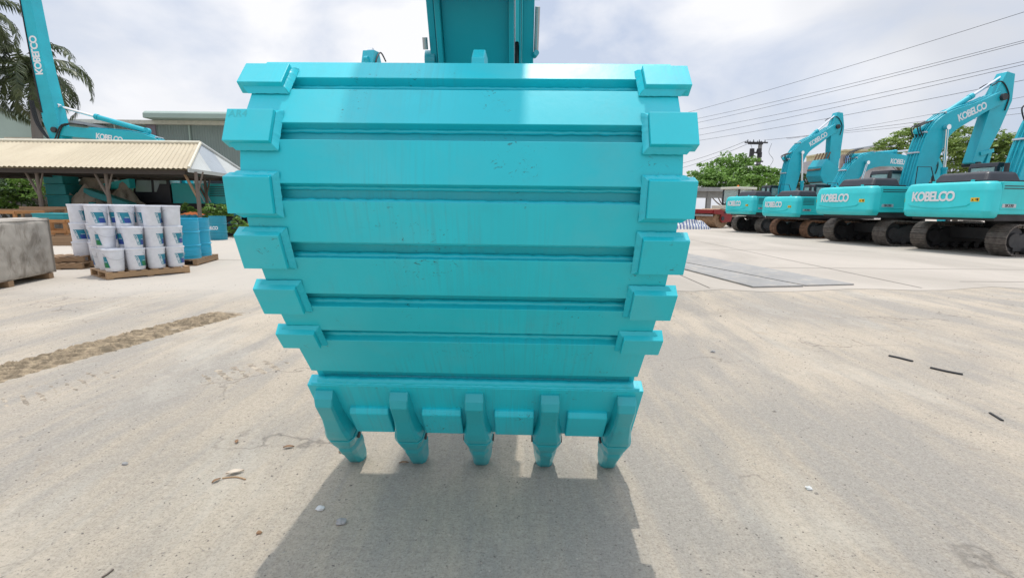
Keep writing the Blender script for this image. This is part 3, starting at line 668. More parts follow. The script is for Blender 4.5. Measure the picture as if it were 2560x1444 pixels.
# shell running behind the straps
out = [L2(a, zz(a)) for bnd in bands for a in bnd]
ctr = Vector((out[6].x-.75, out[6].y-.1))
def inset(p, d): return p+(ctr-p).normalized()*d
P0 = out[0]; tail_top = [Vector((P0.x-.20, P0.y+.045)), Vector((P0.x-.55, P0.y+.03)), Vector((P0.x-.95, P0.y-.10))]
prof_o = [inset(p, BT) for p in out]; prof_o = [tail_top[2], tail_top[1], tail_top[0]+Vector((0, -BT*.2))]+prof_o
lipA, lipB = L2(955, 2.262), L2(1074, 2.50)
prof_o.append(inset(lipA, .02)); prof_i = [inset(p, .022) for p in prof_o]
mb = MB(); mb.prism([tuple(p) for p in prof_o+prof_i[::-1]], -HWS+.02, HWS-.02)
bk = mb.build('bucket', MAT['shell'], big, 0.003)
for sgn in (-1, 1):
    mb = MB(); side = [tuple(p) for p in prof_o]+[tuple(lipB+Vector((-.03, .04)))]+[tuple(lipB+Vector((-.14, .28))), tuple(Vector((prof_o[0].x-.08, 1.25)))]
    y0 = sgn*HWS; mb.prism(side, y0-sgn*.03, y0); mb.build('side_plate', MU, bk, .003)
# wear straps
for k, (a, b) in enumerate(bands):
    p, q = out[2*k], out[2*k+1]; pi, qi = inset(p, BT+.004), inset(q, BT+.004)
    mb = MB(); n = 1
    poly = [tuple(p), tuple(q), tuple(qi), tuple(pi)]
    if k == 0: poly = [tuple(tail_top[0]), tuple(p), tuple(q), tuple(qi), tuple(pi), tuple(tail_top[0]+Vector((0, -.03)))]
    mb.prism(poly, -HWS, HWS); mb.build('wear_strap', MU, bk, .002)
# weld beads along the grooves
def bead(pt, y0, y1, r, par, nm='weld_bead'):
    mb = MB(); n = int(abs(y1-y0)/.014); pts = []; rr = []
    for i in range(n+1):
        y = y0+(y1-y0)*i/n; pts.append((pt.x+random.uniform(-1, 1)*.0011, y, pt.y+random.uniform(-1, 1)*.0014)); rr.append(r*(1+.14*random.uniform(-1, 1)))
    mb.path(pts, rr, 7); return mb.build(nm, MAT['weld'], par, ang=180)
for k in range(len(bands)-1):
    a = out[2*k+1]; b = out[2*k+2]
    bead(inset(a, BT*.9)+(b-a).normalized()*.004, -HWS+.10, HWS-.10, .008, bk)
    bead(inset(b, BT*.8)-(b-a).normalized()*.003, -HWS+.10, HWS-.10, .009 if k < 2 else .012, bk)
# corner shrouds: (v0, v1) and the outer/inner edges on the left
HWP = .768; PT = .034
shr = [(183, 230), (291, 370), (446, 538), (585, 668), (716, 778), (827, 862)]
for k, (a, b) in enumerate(shr):
    p, q = L2(a, zz(a)), L2(b, zz(b)); d = (q-p).normalized(); nn = Vector((-d.y, d.x)); 
    if nn.dot(ctr-p) > 0: nn = -nn
    for sgn in (-1, 1):
        w_in = HWS-.115; mb = MB()
        f0, f1 = p+nn*PT, q+nn*PT; bA, bB = p-nn*.012-d*.012, q-nn*.012+d*.0
        ys = (sgn*(w_in-.006), sgn*HWP)
        fr = [(f0.x, sgn*w_in, f0.y), (f0.x, sgn*HWP, f0.y), (f1.x, sgn*HWP, f1.y), (f1.x, sgn*w_in, f1.y)]
        bc = [(bA.x, sgn*w_in, bA.y), (bA.x, sgn*HWP, bA.y), (bB.x, sgn*HWP, bB.y), (bB.x, sgn*w_in, bB.y)]
        if sgn > 0: fr = fr[::-1]; bc = bc[::-1]
        mb.hexa(bc, fr) if sgn > 0 else mb.hexa(fr[::-1], bc[::-1])
        so = mb.build('corner_shroud', MU, bk, .002)
        # fillet welds round the shroud
        wm = MB(); yi = sgn*w_in; yo = sgn*(HWP-.012); si = -sgn
        A0, A1 = p+nn*(PT*.5)+d*.001, q+nn*(PT*.5)-d*.001; B0, B1 = p-d*.017+nn*.001, q+d*.017+nn*.001; rng = lambda: random.uniform(-.0010, .0010)
        hi_ = [(A0.x, yo, A0.y), (A0.x, yi+si*.001, A0.y), (A1.x, yi+si*.001, A1.y), (A1.x, yo, A1.y)]
        lo_ = [(B0.x, yo-sgn*.02, B0.y), (B0.x, yi+si*.019, B0.y), (B1.x, yi+si*.019, B1.y), (B1.x, yo-sgn*.02, B1.y)]
        for i in range(3):
            n = 22 if i != 1 else 26; ra = [Vector(hi_[i]).lerp(Vector(hi_[i+1]), t/n) for t in range(n+1)]; rb = [Vector(lo_[i]).lerp(Vector(lo_[i+1]), t/n)+Vector((rng(), rng(), rng())) for t in range(n+1)]
            rm = [a.lerp(b, .5)+Vector((nn.x, 0, nn.y))*(.003+rng()) for a, b in zip(ra, rb)]
            wm.grid([ra, rm, rb], True, (sgn < 0))
        wm.build('weld_bead', MAT['weld'], so, ang=180)
        if k == 1 and sgn < 0:
            c = (f0*.84+f1*.16)
            text_mb('AR4', .034, lambda u, v, dd, c=c, d=d, nn=nn: (c.x+nn.x*(.0003+dd*.3)-d.x*v, -HWP+.040+u, c.y+nn.y*(.0003+dd*.3)-d.y*v), .0012, .0006, 1.05).build('lettering', paint('embossed_letter_paint', (0.03, 0.47, 0.52), .3, 0), so)
# lip plate
ld = (lipB-lipA).normalized(); ln = Vector((-ld.y, ld.x)); 
if ln.dot(ctr-lipA) > 0: ln = -ln
mb = MB(); LT = .035; HL = .768
mb.prism([tuple(lipA+ln*LT), tuple(lipB+ln*.012), tuple(lipB-ln*.012), tuple(lipA-ln*.03)], -HL, HL); lip = mb.build('lip_plate', MU, bk, .004)
bead(lipA+ln*.010-ld*.010, -HWS+.01, HWS-.01, .019, lip); bead(lipA+ln*.024-ld*.002, -HL+.02, HL-.02, .009, lip)
LLn = (lipB-lipA).length
def lipP(t, off): return lipA+ld*(LLn*t)+ln*(LT*(1-t)+.012*t+off)
SP = .695/2
for k in range(4):           # lip shrouds between teeth
    y0 = -.695+SP*k+.088; y1 = y0+SP-.158
    A, B = lipP(.44, .0), lipP(1.0, .0); mb = MB()
    f = [(A+ln*.006+ld*.0, .0), (A+ln*.028+ld*.022, .008), (B+ln*.030, .008), (B-ln*.03, .0)]
    poly = [tuple(A-ln*.01), tuple(A+ln*.012), tuple(A+ln*.030+ld*.020), tuple(B+ln*.026-ld*.02), tuple(B+ln*.010), tuple(B-ln*.03), tuple(B-ln*.045-ld*.05)]
    mb.prism(poly, y0, y1); mb.build('lip_shroud', MU, bk, .006)
def loft(sections, name, mat, par, bev=.004, ang=35):   # faceted casting
    m = MB(); n = len(sections[0]); vs = [v for s_ in sections for v in s_]; fs = []
    for i in range(len(sections)-1):
        for k in range(n): fs.append((i*n+k, i*n+(k+1) % n, (i+1)*n+(k+1) % n, (i+1)*n+k))
    fs.append(tuple(range(n-1, -1, -1))); fs.append(tuple(range((len(sections)-1)*n, len(sections)*n)))
    m.add(vs, fs, False); return m.build(name, mat, par, bev, 2, ang)
def sect(c, hw_, ht, yy, nvec, ch=.3, asym=0.0):
    """octagon section: c centre (x,z), half width, half thickness along nvec"""
    pts = []
    for (a, b) in ((-1, 1-ch), (-1+ch, 1), (1-ch, 1), (1, 1-ch), (1, -1+ch), (1-ch, -1), (-1+ch, -1), (-1, -1+ch)):
        w_ = hw_*(1.0 if b < 0 else (1-asym)); q = c+nvec*(b*ht); pts.append((q.x, yy+a*w_, q.y))
    return pts
td = (L2(1157, 2.72, 1206)-L2(992, 2.262, 1190)).normalized(); tn = Vector((-td.y, td.x))
if tn.dot(ctr-lipA) > 0: tn = -tn
T0 = L2(992, 2.262, 1190); TL_ = (L2(1157, 2.72, 1206)-T0).length
for k in range(5):
    yy = -.695+SP*k
    secs = [sect(T0+td*(TL_*t)+tn*(off+.040), w_, h_, yy, tn, c_, a_) for (t, off, w_, h_, c_, a_) in
            ((-.03, -.065, .043, .022, .12, .05), (.0, -.050, .046, .042, .14, .06), (.05, -.042, .048, .055, .16, .12), (.22, -.045, .056, .060, .2, .26), (.36, -.045, .070, .068, .22, .28), (.44, -.045, .080, .070, .25, .22), (.490, -.045, .081, .068, .28, .16))]
    loft(secs, 'tooth_adapter', MAT['cast'], bk, .003, 22)
    mb = MB(); secs = [sect(T0+td*(TL_*t)-tn*.045, .060, .054, yy, tn, .3) for t in (.48, .53)]
    loft(secs, 'tooth_neck', MAT['dark'], bk, 0)
    secs = [sect(T0+td*(TL_*t)+tn*(off+.040), w_, h_, yy, tn, c_, a_) for (t, off, w_, h_, c_, a_) in
            ((.516, -.045, .078, .062, .28, .1), (.526, -.045, .080, .064, .3, .14), (.58, -.045, .078, .063, .34, .2), (.63, -.046, .074, .060, .36, .3), (.645, -.046, .069, .056, .4, .3), (.70, -.046, .072, .058, .4, .3), (.76, -.047, .069, .055, .42, .34), (.78, -.048, .065, .051, .42, .34), (.90, -.051, .060, .044, .42, .34), (.97, -.054, .054, .036, .4, .25), (1.02, -.056, .046, .029, .35, .15), (1.04, -.058, .038, .020, .3, .0))]
    tt = loft(secs, 'tooth_tip', MAT['cast'], bk, .003, 22)
    for sgn in (-1, 1):
        q = T0+td*(TL_*.575)-tn*.005; mb = MB(); mb.tube((q.x, yy+sgn*.070, q.y), (q.x, yy+sgn*.078, q.y), .018, n=14); mb.build('tooth_pin', MAT['dark'], tt)
# hinge ears between arm and bucket, arm nose details
hx, hz = P0.x-.62, P0.y+.05
def ear(x0, y0, y1, z1, wd): 
    mb = MB(); mb.prism([(x0-wd, P0.y-.1), (x0+wd, P0.y-.1), (x0+wd*.75, z1-.05), (x0+wd*.35, z1), (x0-wd*.35, z1), (x0-wd*.75, z1-.05)], y0, y1); return mb.build('hinge_ear', MU, bk, .006)
ear(P0.x-.48, -.02, .035, P0.y+.17, .17); 
for yy in (-.33, .29): ear(P0.x-.75, yy, yy+.04, P0.y+.06, .16)
for sgn in (-1, 1):
    mb = MB(); mb.tube((P0.x-.42, sgn*.60-.03, P0.y-.005), (P0.x-.42, sgn*.60+.03, P0.y-.005), .055, n=20); mb.build('lifting_eye', MAT['weld'], bk)
# arm nose: recessed under face between flanges, leaning towards the camera as it rises
n0 = L2(175, 2.95, 1210); n1 = n0+Vector((.62, 1.25)); nd = (n1-n0).normalized(); nnv = Vector((nd.y, -nd.x))   # nnv points forward/down, to the camera
arm_o = [o for o in KIDS[big.name] if o.name.startswith('arm') and 'cyl' not in o.name][0]
def strip(y0, y1, o0, o1, e0_=0.0, e1_=0.0, nm='arm_flange', mat=None, par=None, w0=0, w1=0):
    a, b = n0-nd*(.25-e0_), n1+nd*e1_
    mb = MB(); mb.prism([tuple(a+nnv*o1), tuple(b+nnv*o1), tuple(b+nnv*o0), tuple(a+nnv*o0)], y0, y1); return mb.build(nm, mat or MAT['arm'], par or arm_o, .004)
AC = -.02; arm_o.location.y = -.06
strip(AC-.19, AC+.19, -.30, .0, nm='arm_web')
strip(AC-.222, AC-.191, -.34, .055); strip(AC+.191, AC+.222, -.34, .055)
strip(AC+.25, AC+.262, -.30, .02); strip(AC+.270, AC+.335, -.36, -.02, nm='bucket_link')
strip(AC-.275, AC-.235, -.34, -.01, nm='bucket_link')
a = n0+nd*.06; mb = MB(); mb.tube((a.x-.05, AC-.31, a.y), (a.x-.05, AC-.25, a.y), .06, n=20); mb.build('pivot_pin', MAT['arm'], arm_o)
a = n0+nd*.13; mb = MB(); mb.tube((a.x+.0, AC-.298, a.y-.02), (a.x+.02, AC-.298, a.y+.04), .015, n=14); mb.build('grease_fitting', MAT['steel'], arm_o, .002)
a = n0+nd*.10; b = n0+nd*.34; mb = MB(); mb.tube((a.x-.02, AC+.350, a.y), (b.x-.02, AC+.353, b.y), .014, n=14); mb.build('steel_tube', MAT['steel'], arm_o)
mb = MB(); mb.tube((a.x-.03, AC+.34, a.y-.012), (a.x+.03, AC+.352, a.y-.012), .016, n=12); mb.build('tube_elbow', MAT['arm'], arm_o)
a = n0+nd*.02; b = n0+nd*.15; mb = MB(); mb.path([(a.x, AC+.238, a.y-.1), (a.x+.04, AC+.238, a.y+.1), (b.x, AC+.236, b.y)], .012, 8); mb.build('hydraulic_hose', MAT['rubber'], arm_o)
#PART2
# ------------------------------------------------------------------ foliage
def mk_leaf(name, c0, c1, rough=0.55):
    m = M_(name); gi = m.n('ShaderNodeNewGeometry'); big = m.noise(0.9, 3, 0.5)
    c = m.ramp(gi.outputs['Random Per Island'], 0.0, 1.0, c0, c1)
    m.col(m.mix(m.ramp(big, 0.35, 0.7), c, tuple(q*1.25 for q in c1))); m.rough(rough)
    tr = m.n('ShaderNodeBsdfTranslucent'); m.l(c, tr.inputs['Color']); mxs = m.n('ShaderNodeMixShader'); mxs.inputs[0].default_value = 0.28
    o = [n for n in m.nt.nodes if n.type == 'OUTPUT_MATERIAL'][0]
    m.l(m.b.outputs[0], mxs.inputs[1]); m.l(tr.outputs[0], mxs.inputs[2]); m.l(mxs.outputs[0], o.inputs[0]); return m.m
LEAF = mk_leaf('green_leaves', (0.06, 0.13, 0.025), (0.22, 0.38, 0.08)); LEAF2 = mk_leaf('acacia_leaves', (0.07, 0.13, 0.025), (0.26, 0.36, 0.09))
LEAFD = mk_leaf('dark_leaves', (0.02, 0.045, 0.012), (0.06, 0.11, 0.03)); PALM = mk_leaf('palm_leaves', (0.025, 0.045, 0.018), (0.12, 0.145, 0.065), 0.45)
BARK = mk_wood('bark', (0.16, 0.13, 0.10)); PBARK = mk_wood('palm_bark', (0.20, 0.17, 0.14))
def foliage(clumps, n, size, flat=1.0, rnd=random):
    mb = MB(); tot = sum(c[3]*c[4]*c[3] for c in clumps)
    for (cx, cy, cz, rx, rz_) in clumps:
        k = int(n*rx*rz_*rx/tot)
        # sub clumps give light and dark masses
        subs = [(rnd.gauss(0, .5), rnd.gauss(0, .5), rnd.gauss(0, .5), rnd.uniform(.22, .42)) for _ in range(max(6, int(k/45)))]
        for (a, b, c, q) in subs:
            l = math.sqrt(a*a+b*b+c*c)+1e-6; u = min(1.0, l)*(.92 if l > .5 else 1); a, b, c = a/l*u, b/l*u, c/l*u
            for _ in range(45):
                th = rnd.random()*6.283; ph = math.acos(rnd.uniform(-.5, 1)); rr = q*rnd.random()**.35
                p = Vector((cx+(a+rr*math.sin(ph)*math.cos(th))*rx, cy+(b+rr*math.sin(ph)*math.sin(th))*rx, cz+(c+rr*math.cos(ph)*.7)*rz_*flat))
                s_ = size*rnd.uniform(.6, 1.3); e = Matrix.Rotation(rnd.random()*6.28, 3, 'Z') @ Matrix.Rotation(rnd.gauss(0, .6), 3, 'X') @ Matrix.Rotation(rnd.gauss(0, .6), 3, 'Y')
                mb.add([p+e @ Vector(v)*s_ for v in ((-.5, 0, 0), (0, -.28, .04), (.5, 0, -.05), (0, .28, .04))], [(0, 1, 2, 3)])
    return mb
def tree(name, label, base, clumps, n, size, mat, tr=.25, group='trees beyond the yard', bark=None, fork=.4):
    root = empty(name, base); tag(root, label, 'tree', group); b = Vector(base)
    cl = [(c[0]-b.x, c[1]-b.y, c[2]-b.z, c[3], c[4]) for c in clumps]
    foliage(cl, n, size).build('crown', mat, root)
    top = min(c[2]-c[4]*.3 for c in cl); f = Vector((0, 0, top*fork)); mb = MB()
    mb.path([(0, 0, -.1), (.05, 0, f.z*.5), tuple(f)], [tr*1.2, tr, tr*.85], 9)
    for c in cl:
        e = Vector((c[0], c[1], c[2])); m1 = f.lerp(e, .5)+Vector((random.uniform(-.2, .2), 0, -.1*abs(e.z)))
        mb.path([tuple(f), tuple(m1), tuple(e)], [tr*.6, tr*.38, tr*.12], 7)
        for _ in range(4):
            t = e+Vector((random.uniform(-.7, .7)*c[3], random.uniform(-.7, .7)*c[3], random.uniform(-.3, .6)*c[4])); mb.path([tuple(m1.lerp(e, .3)), tuple(t)], [tr*.22, tr*.05], 5)
    mb.build('trunk', bark or BARK, root); return root
def P3(u, v, Y, r, rz_): p = atY(u, v, Y); return (p.x, p.y, p.z, r, rz_)
tree('broadleaf_tree', 'dense bright green rounded tree just left of the utility pole', gp(1812, 536), [P3(1770, 446, 47, 1.9, 1.5), P3(1812, 425, 48, 2.0, 1.5), P3(1850, 415, 48, 1.7, 1.2), P3(1800, 455, 46, 2.5, 1.3), P3(1862, 448, 47, 1.8, 1.6), P3(1742, 455, 48, 1.0, .9)], 9000, .30, LEAF)
tree('broadleaf_tree', 'lower green tree right of the utility pole behind the cream roller cab', gp(1912, 536), [P3(1900, 440, 46, 1.3, 1.0), P3(1930, 450, 46, 1.2, 1.2), P3(1908, 462, 45, 1.7, 1.1)], 3600, .28, LEAF)
tree('broadleaf_tree', 'small dark green tree under the raised toothed bucket', gp(2000, 536), [P3(1992, 455, 50, 1.3, 1.3), P3(2012, 462, 50, 1.2, 1.2), P3(1990, 475, 49, 1.5, 1.0)], 3000, .28, LEAFD)
tree('acacia_tree', 'feathery acacia spreading left of the tallest boom', gp(2290, 560), [P3(2220, 365, 40, 1.4, .55), P3(2275, 342, 40, 1.5, .6), P3(2310, 325, 41, 1.2, .5), P3(2250, 380, 40, 1.3, .4)], 3200, .24, LEAF2, tr=.16)
tree('acacia_tree', 'wide acacia behind the hanging bare arm of the tallest boom', gp(2385, 560), [P3(2370, 365, 38, 1.6, .9), P3(2410, 345, 39, 1.9, .9), P3(2450, 370, 38, 1.6, .9), P3(2390, 400, 38, 2.0, .9), P3(2440, 410, 38, 1.7, .8), P3(2370, 430, 38, 1.4, .8)], 6500, .25, LEAF2, tr=.22)
tree('acacia_tree', 'green acacia at the right edge between the two nearest booms', gp(2540, 560), [P3(2500, 375, 37, 1.4, .9), P3(2545, 360, 37, 1.8, 1.0), P3(2500, 410, 37, 1.6, .9), P3(2570, 400, 37, 1.8, 1.0), P3(2520, 440, 36, 1.5, .8)], 5500, .25, LEAF2, tr=.2)
# palms
def palm(label, base, crown, nf, ln, seed, tr=.26):
    rnd = random.Random(seed); root = empty('palm_tree', base); tag(root, label, 'palm tree', 'palms behind the shed')
    c = Vector(crown)-Vector(base); mb = MB()
    mb.path([(c.x*t, c.y*t, c.z*t) for t in (0, .2, .4, .6, .8, .97)], [tr*1.2, tr, tr*1.05, tr, tr*.85, tr*.6], 12); mb.build('trunk', PBARK, root)
    for i in range(nf):
        az = 2.399*i+rnd.uniform(-.2, .2); el0 = R(78-105*(i/nf)**.8); L_ = ln*rnd.uniform(.85, 1.1); pts = []; p = c.copy(); d_el = el0
        for k in range(13):
            pts.append(p.copy()); dd = Vector((math.cos(az)*math.cos(d_el), math.sin(az)*math.cos(d_el), math.sin(d_el))); p = p+dd*(L_/12); d_el -= R(9.5+2*k*.35)
        m = MB(); m.path(pts, [.045*(1-.85*k/12) for k in range(13)], 5)
        for k in range(1, 12):
            for s_ in (0, .25, .5, .75):
                q = pts[k].lerp(pts[min(k+1, 12)], s_); t = (pts[min(k+1, 12)]-pts[k-1]).normalized(); sd_ = t.cross(Vector((0, 0, 1)))
                if sd_.length < .05: sd_ = Vector((-math.sin(az), math.cos(az), 0))
                sd_.normalize(); le = .85*math.sin(math.pi*min(1, (k+s_)/13*.9+.08))**.6
                for sg in (-1, 1):
                    tw = rnd.uniform(-.35, .35); dr = (sd_*sg*.75+t*.45+Vector((0, 0, -.35+tw))).normalized(); e1 = q+dr*le*.6; e2 = q+(dr+Vector((0, 0, -.45))).normalized()*le
                    wv = t*.045; m.add([q-wv, q+wv, e1+wv, e1-wv, e2], [(0, 1, 2, 3), (3, 2, 4)])
        m.build('frond', PALM, root)
palm('tall palm rising behind the teal raised arm on the left', gp(116, 560), atY(78, 182, 33), 26, 4.3, 3)
palm('palm at the far left edge, only some fronds in the top corner', atY(-120, 560, 30)*1.0, atY(-85, 20, 30), 16, 4.2, 5)
# bushes behind the shed
def bush(label, u, v, Y, r, h, n, mat=LEAF, size=.2, group='bushes behind the shed'):
    p = atY(u, v, Y); b = Vector((p.x, p.y, 0)); root = empty('bush', b); tag(root, label, 'bush', group)
    z = p.z; foliage([(0, 0, z, r, h), (-.5*r, .1, z-.4*h, r*.8, h*.8), (.55*r, 0, z-.35*h, r*.7, h*.8)], n, size).build('foliage', mat, root)
    m = MB()
    for k in range(5): m.path([(0, 0, 0), (random.uniform(-.3, .3), 0, z*.5), (random.uniform(-.6, .6)*r, 0, z)], [.04, .03, .01], 5)
    m.build('stem', BARK, root)
bush('dark green bush above the grey yard wall at the far left', 20, 465, 28.5, 1.8, 1.1, 2600, LEAFD)
bush('bright leafy bush at the left edge below the shed roof', 8, 515, 22.5, .8, .7, 1200, LEAF)
bush('green bush between the first two posts of the shed', 100, 468, 28.5, 1.6, .9, 2000, LEAF)
bush('yellow-green bush seen behind the teal sloping beam', 318, 478, 30, 1.0, .6, 900, LEAF2)

# ------------------------------------------------------------------ left buildings
def warehouse():
    Y = 43.0; xl = atY(185, 400, Y).x; top = atY(400, 312, Y).z; root = empty('warehouse', (xl, Y, 0)); tag(root, 'long green-grey clad warehouse behind the shed and the raised excavator arm', 'warehouse')
    W = 46
    mb = MB(); n = 420
    a = [(W*i/n, (.04 if i % 2 else 0), 0) for i in range(n+1)]; b = [(p[0], p[1], top) for p in a]; mb.grid([a, b], False); mb.bb(0, W, .06, 14, 0, top-.02); mb.build('wall', MAT['tin_green'], root)
    mb = MB(); mb.bb(-.3, W, -.35, 14.2, top, top+.32); mb.build('roof_edge', simple('pale_fascia', (0.55, 0.54, 0.46), .6), root)
    for u in (290, 380, 475):
        x = atY(u, 330, Y).x-xl; mb = MB(); w_ = .38 if u == 380 else .06; mb.bb(x-w_, x+w_, -.12, -.002, 0, top-.02); mb.build('pilaster', MAT['purple'] if u == 380 else MAT['tin_pale'], root)
    x0 = atY(385, 300, Y).x-xl; z0 = atY(385, 305, Y).z+.12; z1 = atY(385, 283, Y).z; mb = MB(); mb.prism([(0, z0), (2.0, z0), (2.0, z1-.1), (1.5, z1), (.25, z1), (0, z1-.2)], 0, 1)
    mb.v = [(x0+v[1]*24, -1.3+v[0], v[2]) for v in mb.v]; mb.f = [f[::-1] for f in mb.f]; mb.build('roof_monitor', MAT['tin_pale'], root, .05)
warehouse()
def gable():
    Y = 37.0; p0 = atY(-60, 268, Y); p1 = atY(92, 290, Y); root = empty('gable_building', (p0.x, Y, 0)); tag(root, 'pale green gabled building behind the palm trunk at far left', 'building')
    w_ = p1.x-p0.x; mb = MB(); mb.prism([(-6, 0), (w_, 0), (w_, p1.z), (0, atY(-60, 262, Y).z), (-6, p1.z+.2)], 0, 9); mb.build('wall', MAT['tin_pale'], root)
    mb = MB(); z0 = atY(-60, 262, Y).z; mb.hexa([(0, -.3, z0), (w_+.3, -.3, p1.z-.05), (w_+.3, 9.3, p1.z-.05), (0, 9.3, z0)], [(0, -.3, z0+.22), (w_+.3, -.3, p1.z+.17), (w_+.3, 9.3, p1.z+.17), (0, 9.3, z0+.22)]); mb.build('roof', MAT['greytin'], root)
    mb = MB(); a = atY(12, 343, Y); mb.bb(a.x-p0.x, w_-.1, -.06, -.004, 0, a.z); mb.build('wall_panel', simple('yellow_plaster', (.52, .47, .36), .8), root)
gable()
mb = MB(); wl = atY(-80, 500, 29.6); wr = atY(205, 500, 29.6); hz_ = atY(100, 474, 29.6).z
mb.bb(wl.x, wr.x, 29.6, 29.9, 0, hz_)
for k in range(6): x = wl.x+(wr.x-wl.x)*k/5; mb.bb(x-.12, x+.12, 29.5, 29.596, 0, hz_+.1)
tag(mb.build('yard_wall', MAT['concrete2'], bevel=.01), 'grey concrete yard wall with piers behind the shed, far left', 'wall')
# rubble heap
from mathutils import noise as NS
def heap(name, label, cat, u, v, Y, rx, ry, h, mat, seed=0.0, rough=.25):
    p = atY(u, v, Y); rows = []
    for i in range(25):
        row = []
        for k in range(33):
            a = k/32*2-1; b = i/24*2-1; d = max(0, 1-(a*a+b*b)); n_ = NS.fractal(Vector((a*2.5+seed, b*2.5, seed)), 1.0, 2.0, 4)
            row.append((p.x+a*rx, Y+b*ry, max(-.05, h*(d**.6)*(1+rough*2*n_))-.02))
        rows.append(row)
    m = MB(); m.grid(rows, False); return tag(m.build(name, mat), label, cat)
heap('rubble_heap', 'heap of pale rubble and torn sacks behind the stacked pails', 'rubble', 255, 540, 24.5, 2.6, 1.4, 2.0, mk_conc('rubble', (.42, .38, .32), (.14, .12, .1)), 2.0, .35)

# ------------------------------------------------------------------ open shed
A = atY(472, 421, 19.3); He = A.z; B = gp(628, 443, He); Ym = (A.y+B.y)/2; Rg = atY(501, 359, Ym); XL = -34.0
shed = empty('open_shed', (A.x, Ym, 0)); tag(shed, 'long open shed with cream corrugated hipped roof on forked wooden posts', 'shed')
so = Vector((A.x, Ym, 0))
def corr(p00, p01, p10, p11, per, amp, n):
    """sheet between eave p00-p01 and ridge p10-p11 with corrugations running up the slope"""
    p00, p01, p10, p11 = map(Vector, (p00, p01, p10, p11)); nr = (p01-p00).cross(p10-p00).normalized()
    if nr.z < 0: nr = -nr
    lo = []; hi = []
    for i in range(n+1):
        t = i/n; a = p00.lerp(p01, t); o_ = nr*(amp*math.cos(t*n/4*2*math.pi))
        b = p10.lerp(p11, t); lo.append(a+o_+Vector((0, 0, random.uniform(-.006, .006)))); hi.append(b+o_)
    m = MB(); m.grid([lo, hi], False); m.grid([[v-nr*.012 for v in lo], [v-nr*.012 for v in hi]], False, True); return m
fl = Vector((XL, A.y, He))-so; fr_ = A-so; rl = Vector((XL, Ym, Rg.z))-so; rr_ = Rg-so; bl = Vector((XL, B.y, He))-so; br = B-so
corr(fl, fr_, rl, rr_, .2, .022, 440).build('roof_slope', MAT['rooftin'], shed)
corr(bl, br, rl, rr_, .2, .022, 440).build('roof_slope', MAT['rooftin'], shed)
# hip end, made of sheets of different age
ks = [0, .30, .55, .78, 1.0]
for i in range(4):
    a, b = fr_.lerp(br, ks[i]), fr_.lerp(br, ks[i+1]); tp = rr_+Vector((0, 0, -.03)); half = .42
    def up(t): 
        return fr_.lerp(tp, t/half) if t < half else tp.lerp(br, (t-half)/(1-half))
    # vertical seams: each sheet is cut from the triangle
    lo = []; hi = []; N_ = 40
    for j in range(N_+1):
        t = ks[i]+(ks[i+1]-ks[i])*j/N_; q = fr_.lerp(br, t); h_ = up(t); off = Vector((.012*math.cos(j*1.57), 0, 0)); lo.append(q+off); hi.append(h_+off)
    m = MB(); m.grid([lo, hi], False); m.build('hip_sheet', MAT['greytin'] if i == 1 else MAT['whitetin'], shed)
trim = simple('cream_trim', (.62, .58, .46), .55)
m = MB(); m.path([rl+Vector((0, 0, .03)), rr_+Vector((0, 0, .03))], .09, 6); m.path([rr_+Vector((0, 0, .03)), fr_+Vector((0, 0, .03))], .06, 6); m.build('ridge_cap', trim, shed)
m = MB(); m.path([rr_+Vector((0, 0, .03)), br+Vector((0, 0, .03))], .07, 6); m.build('hip_cap', MAT['whitetin'], shed)
m = MB(); m.hexa([fr_+Vector((0, 0, -.14)), br+Vector((0, 0, -.14)), br+Vector((-.05, 0, -.14)), fr_+Vector((-.05, 0, -.14))], [fr_+Vector((.02, 0, -.01)), br+Vector((.02, 0, -.01)), br+Vector((-.05, 0, -.01)), fr_+Vector((-.05, 0, -.01))]); m.build('hip_fascia', MAT['whitetin'], shed)
# dark beams and purlins
m = MB()
for yy in (A.y-Ym+.25, B.y-Ym-.25): m.bb(XL-so.x, -.3, yy-.06, yy+.06, He-.22, He-.06)
for k in range(12): x = -.5-k*1.75; m.bb(x-.05, x+.05, A.y-Ym+.2, B.y-Ym-.2, He-.20, He-.07)
m.build('roof_beams', simple('dark_beam_timber', (.055, .045, .038), .8), shed)
for yy, us in ((A.y+.45, (-70, 107, 277, 499)), (B.y-.5, (150, 330, 520))):
    for u in us:
        x = atY(u, 540, yy).x; m = MB(); m.path([(x-so.x, yy-Ym, 0), (x-so.x+.02, yy-Ym, 1.3), (x-so.x, yy-Ym, He-.1)], [.085, .075, .06], 8); po = m.build('post', MAT['wood_dark'], shed)
        m = MB(); m.path([(x-so.x, yy-Ym, 1.55), (x-so.x-.5, yy-Ym+.03, He-.1)], [.055, .045], 7); m.build('brace', MAT['wood_dark'] if u != 499 else MAT['wood_old'], po)
        m = MB(); m.path([(x-so.x, yy-Ym, 1.7), (x-so.x+.32, yy-Ym-.04, He-.1)], [.04, .03], 7); m.build('brace', MAT['wood_dark'], po)

